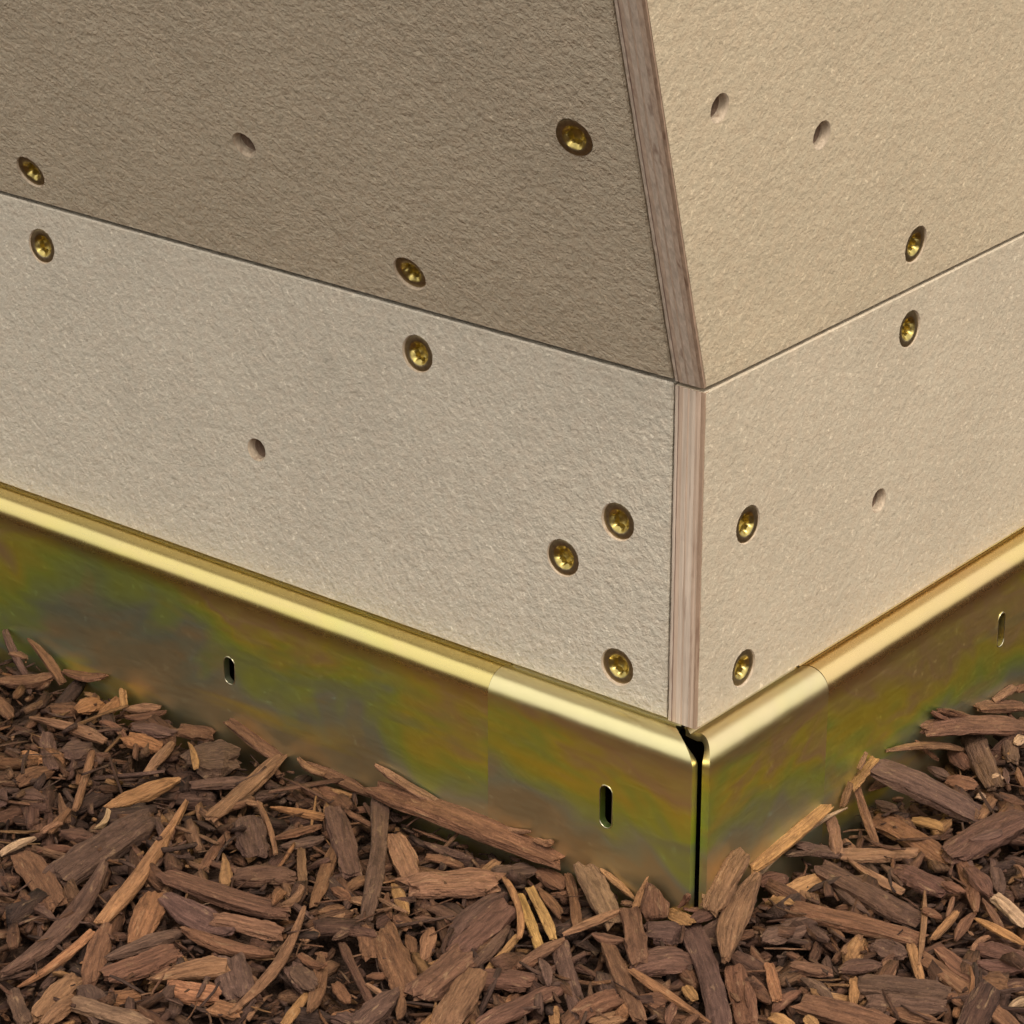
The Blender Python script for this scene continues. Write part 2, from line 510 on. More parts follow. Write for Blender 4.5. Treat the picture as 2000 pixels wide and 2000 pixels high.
# plies showing on the cut edge of the two right boards, each ply a strip of its own
PLIES = [(0.10, 1.15, MAT_PLY_BROWN, .24), (1.15, 2.70, MAT_PLY_MID, .32), (2.70, 4.60, MAT_PLY_LIGHT, .36), (4.60, 5.20, MAT_PLY_MID, .30),
         (5.20, 6.60, MAT_PLY_LIGHT, .34), (6.60, 7.80, MAT_PLY_MID, .33), (7.80, 8.15, MAT_PLY_DARK, .22), (8.15, 8.97, MAT_PLY_LIGHT, .33)]
def build_plies(parent, za, zb, upper, seed):
    nn = NLU if upper else NL
    for k, (d0, d1, m, proud) in enumerate(PLIES):
        bm = bmesh.new()
        N = 70
        rows = []
        for i in range(N + 1):
            z = za + (zb - za) * i / N
            row = []
            w = noise.noise(Vector((z * 70, k * 3.1, seed))) * .07 + noise.noise(Vector((z * 420, k * 5.7, seed))) * .05
            e0 = noise.noise(Vector((z * 300, k * 2.3, seed + 4))) * .09
            e1 = noise.noise(Vector((z * 300, (k + 1) * 2.3, seed + 4))) * .09
            for d, pr in ((d0 + (e0 if k else 0), -1.6), (d0 + (e0 if k else 0), proud + w), (d0 * .5 + d1 * .5, proud + w + .06),
                          (d1 + e1, proud + w), (d1 + e1, -1.6)):
                row.append(bm.verts.new(edge_q(d / 1000, z, upper) + nn * (pr / 1000) - BOX_LOC))
            rows.append(row)
        for i in range(N):
            for j in range(4):
                bm.faces.new((rows[i][j], rows[i][j + 1], rows[i + 1][j + 1], rows[i + 1][j]))
            bm.faces.new((rows[i][4], rows[i][0], rows[i + 1][0], rows[i + 1][4]))
        bm.faces.new(rows[0]); bm.faces.new(rows[-1])
        bmesh.ops.recalc_face_normals(bm, faces=bm.faces)
        me = bpy.data.meshes.new('ply_layer')
        bm.to_mesh(me); bm.free()
        me.materials.append(m)
        link('ply_layer', me, parent)
build_plies(p_lr, 0.0009, H - 0.0006, False, 1.0)
build_plies(p_ru, H + 0.0009, ZT, True, 2.0)

# added, unseen: dark inner block and top board keep skylight out of the box
def plain(name, pts_low, pts_high, mat, label=None):
    n = len(pts_low)
    me = bpy.data.meshes.new(name)
    me.from_pydata([tuple(p - BOX_LOC) for p in pts_low + pts_high], [],
                   [tuple(range(n))[::-1], tuple(range(n, 2 * n))] + [(i, (i + 1) % n, n + (i + 1) % n, n + i) for i in range(n)])
    me.materials.append(mat)
    return tag(link(name, me, box), label)
def plan(off, z):
    C0 = PR - NL * off - NR * off + UP * z
    return [C0 + DL * .60, C0, C0 + DR * .60, C0 + DL * .60 + DR * .60]
plain('inner_light_block', plan(.018, GROUND - .006), plan(.018, ZT - .012), MAT_LIGHT_BLOCK)
tl = [edge_q(THK + .0004, ZT - .012, True) + DL * .0015 + DR * .0015]
P_l = A_lu + VLU * (ZT - .012 - H) / math.cos(LEAN_L) - NLU * (THK + .0006)
P_r = A_ru + VRU * (ZT - .012 - H) / math.cos(LEAN_R) - NRU * (THK + .0006)
c_in = edge_q(THK + .0006, ZT - .012, True) - NL * .010
far = [P_l + DL * .61, c_in, P_r + DR * .61, P_l + DL * .61 + (P_r + DR * .61 - c_in)]
plain('board', [p - UP * .001 for p in far], [p + UP * .008 for p in far], MAT_LR, 'flat added top board, unseen, keeping skylight out of the box')

# screws: countersunk head with a six-lobed socket
def screw_mesh():
    bm = bmesh.new()
    K = 36
    def ring(r, z, lobe=0.0):
        return [bm.verts.new(((r * (1 + lobe * math.cos(6 * t))) * math.cos(t), (r * (1 + lobe * math.cos(6 * t))) * math.sin(t), z))
                for t in (2 * math.pi * i / K for i in range(K))]
    prof = [(.0021, -.0045, 0), (.0047, -.0012, 0), (.00490, -.00055, 0), (.00482, -.00022, 0), (.0045, -.00012, 0), (.0036, -.00015, 0), (.0032, -.00022, 0),
            (.0029, -.00050, .03), (.00225, -.00100, .14), (.00205, -.0026, .14), (.0010, -.0029, .0)]
    prev = None
    for r, z, lb in prof:
        cur = ring(r, z, lb)
        if prev:
            for i in range(K):
                j = (i + 1) % K
                f = bm.faces.new((prev[i], prev[j], cur[j], cur[i])); f.smooth = True
                f.material_index = 1 if r > .0031 else 0
        else:
            bm.faces.new(cur)
        prev = cur
    bm.faces.new(prev)
    bmesh.ops.recalc_face_normals(bm, faces=bm.faces)
    me = bpy.data.meshes.new('screw')
    bm.to_mesh(me); bm.free()
    me.materials.append(MAT_SCREW); me.materials.append(MAT_SCREW_RIM)
    me.transform(Matrix.Scale(1.05, 4))
    me.set_sharp_from_angle(angle=math.radians(38))
    return me
SCREW = screw_mesh()
def put_screw(parent, A, du, dv, nn, c, sink=0.0002, tilt=(0, 0)):
    o = link('screw', SCREW, parent)
    side = dv.cross(nn)
    M = Matrix((side, dv, nn)).transposed().to_4x4()
    P = A + du * c[0] + dv * c[1] - nn * sink - BOX_LOC
    o.matrix_basis = Matrix.Translation(P) @ M @ Matrix.Rotation(math.radians(tilt[0]), 4, 'X') @ Matrix.Rotation(math.radians(tilt[1]), 4, 'Y') @ Matrix.Rotation(rng.uniform(0, 6), 4, 'Z')
    return o
for c in [(0.2297, 0.0830), (0.0854, 0.0835), (0.0178, 0.0529), (0.0357, 0.0375), (0.0173, 0.0110)]:
    put_screw(p_ll, PL, DL, UP, NL, c, rng.uniform(.0002, .0005), (rng.uniform(-2, 2), rng.uniform(-2, 2)))
for c in [(0.0963, 0.0845), (0.0208, 0.0523), (0.0210, 0.0106)]:
    put_screw(p_lr, PR, DR, UP, NR, c, rng.uniform(.0002, .0005), (rng.uniform(-2, 2), rng.uniform(-2, 2)))
for c in [(0.2278, 0.0120), (0.0839, 0.0126)]:
    put_screw(p_lu, A_lu, DL, VLU, NLU, c, rng.uniform(.0002, .0005), (rng.uniform(-2, 2), rng.uniform(-2, 2)))
tag(put_screw(p_lu, A_lu, DL, VLU, NLU, (0.0129, 0.0728), -0.0004, (-4, 7)), 'screw standing slightly proud of its hole')
put_screw(p_ru, A_ru, DR, VRU, NRU, (0.0951, 0.0134), 0.0003)

# ------------------------------------------------------------------ steel rails round the foot of the box
STEEL_LOC = Vector((-0.0045, -0.012, GROUND))
frame = empty('steel_base_frame', STEEL_LOC)
tag(frame, 'yellow chromate steel rails with rounded top bend edging the foot of the plywood box', 'steel frame')
def build_rail(label, A, du, nn, end_fn, u1, slots, mat, r, og, seed):
    """outer skin: a quarter-round bend on top and a flat plate with slots; thickness by solidify"""
    bm = bmesh.new()
    lay = bm.verts.layers.float_vector.new('rail')
    ZB = -0.080
    ZA = -r
    def V(u, o, z, s):
        v = bm.verts.new(A + du * u + nn * o + UP * z - STEEL_LOC)
        v[lay] = (u, s, 0)
        return v
    us = [end_fn(1.0)]
    # plate
    pts, edges = [], []
    N = 46
    top_u = [end_fn(1.0) + (u1 - end_fn(1.0)) * (i / N) for i in range(N + 1)]
    outer = [(u, ZA) for u in top_u] + [(u1, ZB), (end_fn(1.0), ZB)]
    pts += outer; m = len(outer)
    edges += [(i, (i + 1) % m) for i in range(m)]
    slot_polys = []
    for (cu, cz, w, h) in slots:
        s = len(pts); K = 12
        loop = []
        for i in range(K + 1):
            t = math.pi * i / K
            loop.append((cu + w / 2 * math.cos(t), cz + h / 2 - w / 2 + w / 2 * math.sin(t)))
        for i in range(K + 1):
            t = math.pi + math.pi * i / K
            loop.append((cu + w / 2 * math.cos(t), cz - h / 2 + w / 2 + w / 2 * math.sin(t)))
        pts += loop; kk = len(loop)
        edges += [(s + i, s + (i + 1) % kk) for i in range(kk)]
        slot_polys.append((cu, cz, w, h))
    gu = end_fn(1.0) + .006
    while gu < min(u1, .30) - .003:
        gz = ZA - .006
        while gz > ZB + .003:
            if all(abs(gu - c[0]) > c[2] * .5 + .0022 or abs(gz - c[1]) > c[3] * .5 + .0022 for c in slots): pts.append((gu, gz))
            gz -= .006
        gu += .006
    ov, oe, of, iv, ie, iF = delaunay_2d_cdt([Vector(p) for p in pts], edges, [], 0, 1e-7)
    def bow(u, z): return 0.00025 * noise.noise(Vector((u * 18, z * 30, seed))) * min(1.0, max(0.0, (ZA - z) / .01))
    pv = [V(p.x, og + r + bow(p.x, p.y), p.y, p.y) for p in ov]
    orig = {}
    for i, lst in enumerate(iv):
        for q in lst: orig[q] = i
    for f in of:
        cx = sum(ov[i].x for i in f) / 3; cy = sum(ov[i].y for i in f) / 3
        skip = False
        for cu, cz, w, h in slot_polys:
            dy = max(abs(cy - cz) - (h / 2 - w / 2), 0)
            if math.hypot(cx - cu, dy) < w / 2 * .99: skip = True
        if not skip: bm.faces.new([pv[i] for i in f])
    # bend
    prev = [pv[orig[i]] for i in range(N + 1)]
    T = 22
    for k in range(1, T + 1):
        an = 1.5708 - 2.36 * k / T
        e = end_fn(max(0.0, min(1.0, (og + r * math.sin(an)) / (og + r))))
        o, z = og + r * math.sin(an), -r + r * math.cos(an)
        cur = [V(e + (u1 - e) * i / N, o, z, z + 0.3 * (r - o)) for i in range(N + 1)]
        for i in range(N):
            bm.faces.new((prev[i], prev[i + 1], cur[i + 1], cur[i]))
        prev = cur
    # a short flange running in under the plywood
    bm.normal_update()
    for f in bm.faces:
        f.smooth = True
        if f.normal.dot(nn + UP * .6) < 0: f.normal_flip()
    me = bpy.data.meshes.new('rail')
    bm.to_mesh(me); bm.free()
    me.materials.append(mat)
    o = link('rail', me, frame)
    tag(o, label)
    sm = o.modifiers.new('thickness', 'SOLIDIFY')
    sm.thickness = 0.0024
    sm.offset = -1.0
    bv = o.modifiers.new('edges', 'BEVEL')
    bv.width = 0.00055; bv.segments = 2; bv.limit_method = 'ANGLE'; bv.angle_limit = math.radians(50); bv.harden_normals = True
    es = o.modifiers.new('crisp', 'EDGE_SPLIT')
    es.split_angle = math.radians(40)
    for (cu, cz, w, h) in slots:                     # punched slots have a raised bright lip
        rb = bmesh.new()
        loop = []
        K = 14
        for i in range(K + 1):
            q = math.pi * i / K
            loop.append((cu + w / 2 * math.cos(q), cz + h / 2 - w / 2 + w / 2 * math.sin(q)))
        for i in range(K + 1):
            q = math.pi + math.pi * i / K
            loop.append((cu + w / 2 * math.cos(q), cz - h / 2 + w / 2 + w / 2 * math.sin(q)))
        cr = random.Random(seed)
        rings = []
        for (u, z) in loop:
            du_, dz_ = u - cu, z - cz
            ln_ = math.hypot(du_, dz_)
            rr_ = .00022 * cr.uniform(.5, 1.5)
            rings.append([rb.verts.new(A + du * (u + du_ / ln_ * rr_ * math.cos(a_)) + UP * (z + dz_ / ln_ * rr_ * math.cos(a_))
                          + nn * (og + r + rr_ * .8 * math.sin(a_)) - STEEL_LOC) for a_ in (2 * math.pi * k_ / 8 for k_ in range(8))])
        for i in range(len(rings)):
            a_, b_ = rings[i], rings[(i + 1) % len(rings)]
            for k_ in range(8):
                rb.faces.new((a_[k_], a_[(k_ + 1) % 8], b_[(k_ + 1) % 8], b_[k_])).smooth = True
        bmesh.ops.recalc_face_normals(rb, faces=rb.faces)
        lm = bpy.data.meshes.new('slot_rim')
        rb.to_mesh(lm); rb.free()
        lm.materials.append(MAT_RIM)
        link('slot_rim', lm, o)
    return o
JL, JR = 0.0552, 0.0512
build_rail('long left rail, olive and copper tinted with a narrow slot', PL, DL, NL, lambda t: JL + 0.00012, 0.63,
           [(0.1526, -0.0292, 0.0044, 0.0088)], MAT_STEEL[0], 0.0060, 0.0015, 1)
build_rail('short left corner rail with green and gold bloom and a long slot', PL, DL, NL,
           lambda t: -0.0022 - 0.0111 * t ** 1.25, JL - 0.00006, [(0.0145, -0.0268, 0.0042, 0.0128)], MAT_STEEL[1], 0.0062, 0.0016, 2)
build_rail('short right corner rail, coppery with smeared marks', PR, DR, NR,
           lambda t: 0.0004 - 0.0053 * t ** 2.2, JR - 0.0002, [], MAT_STEEL[2], 0.0062, 0.0016, 3)
build_rail('long right rail, brown and gold with a thin slot', PR, DR, NR, lambda t: JR + 0.0002, 0.63,
           [(0.1445, -0.0223, 0.0040, 0.0110)], MAT_STEEL[3], 0.0060, 0.0015, 4)

# ------------------------------------------------------------------ mulch
def lin(r, g, b):
    f = lambda c: (c / 255 / 12.92) if c / 255 < .04045 else ((c / 255 + .055) / 1.055) ** 2.4
    return np.array([f(r), f(g), f(b)])
TINT = {'dg': lin(96, 73, 63), 'pb': lin(98, 74, 65), 'mb': lin(126, 87, 62), 'rb': lin(118, 82, 63), 'lb': lin(152, 112, 82),
        'tn': lin(186, 138, 90), 'ot': lin(172, 120, 80), 'pl': lin(214, 178, 140), 'yt': lin(208, 164, 100), 'dr': lin(100, 70, 58),
        'gt': lin(136, 106, 82)}
ALB = 0.80
MEAN = lin(122, 88, 68)
TINT = {k: v * .70 + MEAN * .30 for k, v in TINT.items()}

def chip_mesh(kind, L, W, T, tint, seed):
    r = random.Random(seed)
    R = 20 if L > .012 else 13
    # rounded oblong section: corners kept as sharp ridges
    sec = [(-1, -.7), (-.55, -1), (0, -1), (.55, -1), (1, -.7), (1.05, 0), (1, .7), (.5, 1), (0, 1), (-.5, 1), (-1, .7), (-1.05, 0)]
    m = len(sec)
    bend = r.uniform(-1, 1) * {'t': .10, 's': .055, 'p': .03, 'b': .02, 'f': .03}[kind] * L
    warp = r.uniform(-1, 1) * {'t': .10, 's': .06, 'p': .03, 'b': .03, 'f': .06}[kind] * L
    twist = r.uniform(-1, 1) * {'t': .9, 's': .5, 'p': .3, 'b': .18, 'f': .25}[kind]
    skew = r.uniform(-.5, .5)
    jag = {'t': .10, 's': .16, 'p': .16, 'b': .30, 'f': .16}[kind]
    jag0 = [r.uniform(-1, 1) for _ in range(m)]; jag1 = [r.uniform(-1, 1) for _ in range(m)]
    for A in (jag0, jag1):                            # neighbours on the top and bottom sides break together
        for a, b in ((1, 9), (2, 8), (3, 7)): A[b] = A[a] * .7 + A[b] * .3
    so = r.uniform(0, 100)
    v = np.zeros((R * m + 2, 3)); g = np.zeros((R * m + 2, 3))
    for i in range(R):
        t = i / (R - 1)
        if kind == 's': w = (math.sin(math.pi * (.06 + .88 * t)) ** .75)
        elif kind == 'p': w = min(1.0, .16 + 1.15 * t ** .75) * (1 - .25 * max(0, t - .8) / .2)
        elif kind == 't': w = .75 + .25 * math.sin(math.pi * t)
        elif kind == 'f': w = max(.30, math.sin(math.pi * (.09 + .82 * t)) ** .55)
        else: w = .90 + .10 * math.sin(math.pi * t) - .12 * (t > .93) - .10 * (t < .05)
        w *= 1 + .17 * noise.noise(Vector((t * 3.2, so, 1))) + .10 * noise.noise(Vector((t * 9, so, 5)))
        th = (1 + .25 * noise.noise(Vector((t * 3, so, 9)))) * (.55 + .45 * min(1, 5 * t, 5 * (1 - t)))
        cb = 4 * (t - .5) ** 2
        ca, sa = math.cos(twist * (t - .5)), math.sin(twist * (t - .5))
        for j, (a, b) in enumerate(sec):
            gro = 1 + .20 * noise.noise(Vector((j * 2.7, t * 2.0, so))) + .13 * noise.noise(Vector((j * 4.1, t * 9.0, so)))
            groz = 1 + .42 * noise.noise(Vector((j * 3.3, t * 1.6, so + 20))) + .22 * noise.noise(Vector((j * 3.3, t * 8, so + 30)))
            y = a * W / 2 * w * gro
            z = b * T / 2 * th * groz
            x = (t - .5) * L
            if i <= 1: x -= jag0[j] * W * jag * (1 if i == 0 else .55)
            if i >= R - 2: x += jag1[j] * W * jag * (1 if i == R - 1 else .55)
            if kind in 'bf': x += skew * y * (1 if t > .5 else -1) * abs(t - .5) * 1.2
            k = i * m + j
            g[k] = (x + so, y + so * .37, z + so * .11)
            yy, zz = y * ca - z * sa, y * sa + z * ca
            v[k] = (x, yy + bend * (cb - .4), zz + warp * (cb - .4))
    for e, (a0, sgn) in enumerate(((0, -1), ((R - 1) * m, 1))):
        c = v[a0:a0 + m].mean(0); c[0] += sgn * W * .04
        v[R * m + e] = c; g[R * m + e] = g[a0:a0 + m].mean(0)
    faces = []
    for i in range(R - 1):
        for j in range(m):
            q = (j + 1) % m
            faces.append((i * m + j, (i + 1) * m + j, (i + 1) * m + q, i * m + q))
    for j in range(m):
        q = (j + 1) % m
        faces.append((j, q, R * m)); faces.append(((R - 1) * m + q, (R - 1) * m + j, R * m + 1))
    me = bpy.data.meshes.new('wood_chip')
    me.from_pydata(v.tolist(), [], faces)
    ga = me.attributes.new('grain', 'FLOAT_VECTOR', 'POINT'); ga.data.foreach_set('vector', g.ravel())
    ta = me.attributes.new('tint', 'FLOAT_COLOR', 'POINT')
    ta.data.foreach_set('color', np.tile(np.append(tint, 1.0), len(v)))
    me.materials.append(MAT_CHIP)
    me.polygons.foreach_set('use_smooth', [True] * len(me.polygons))
    me.set_sharp_from_angle(angle=math.radians(32))
    return me

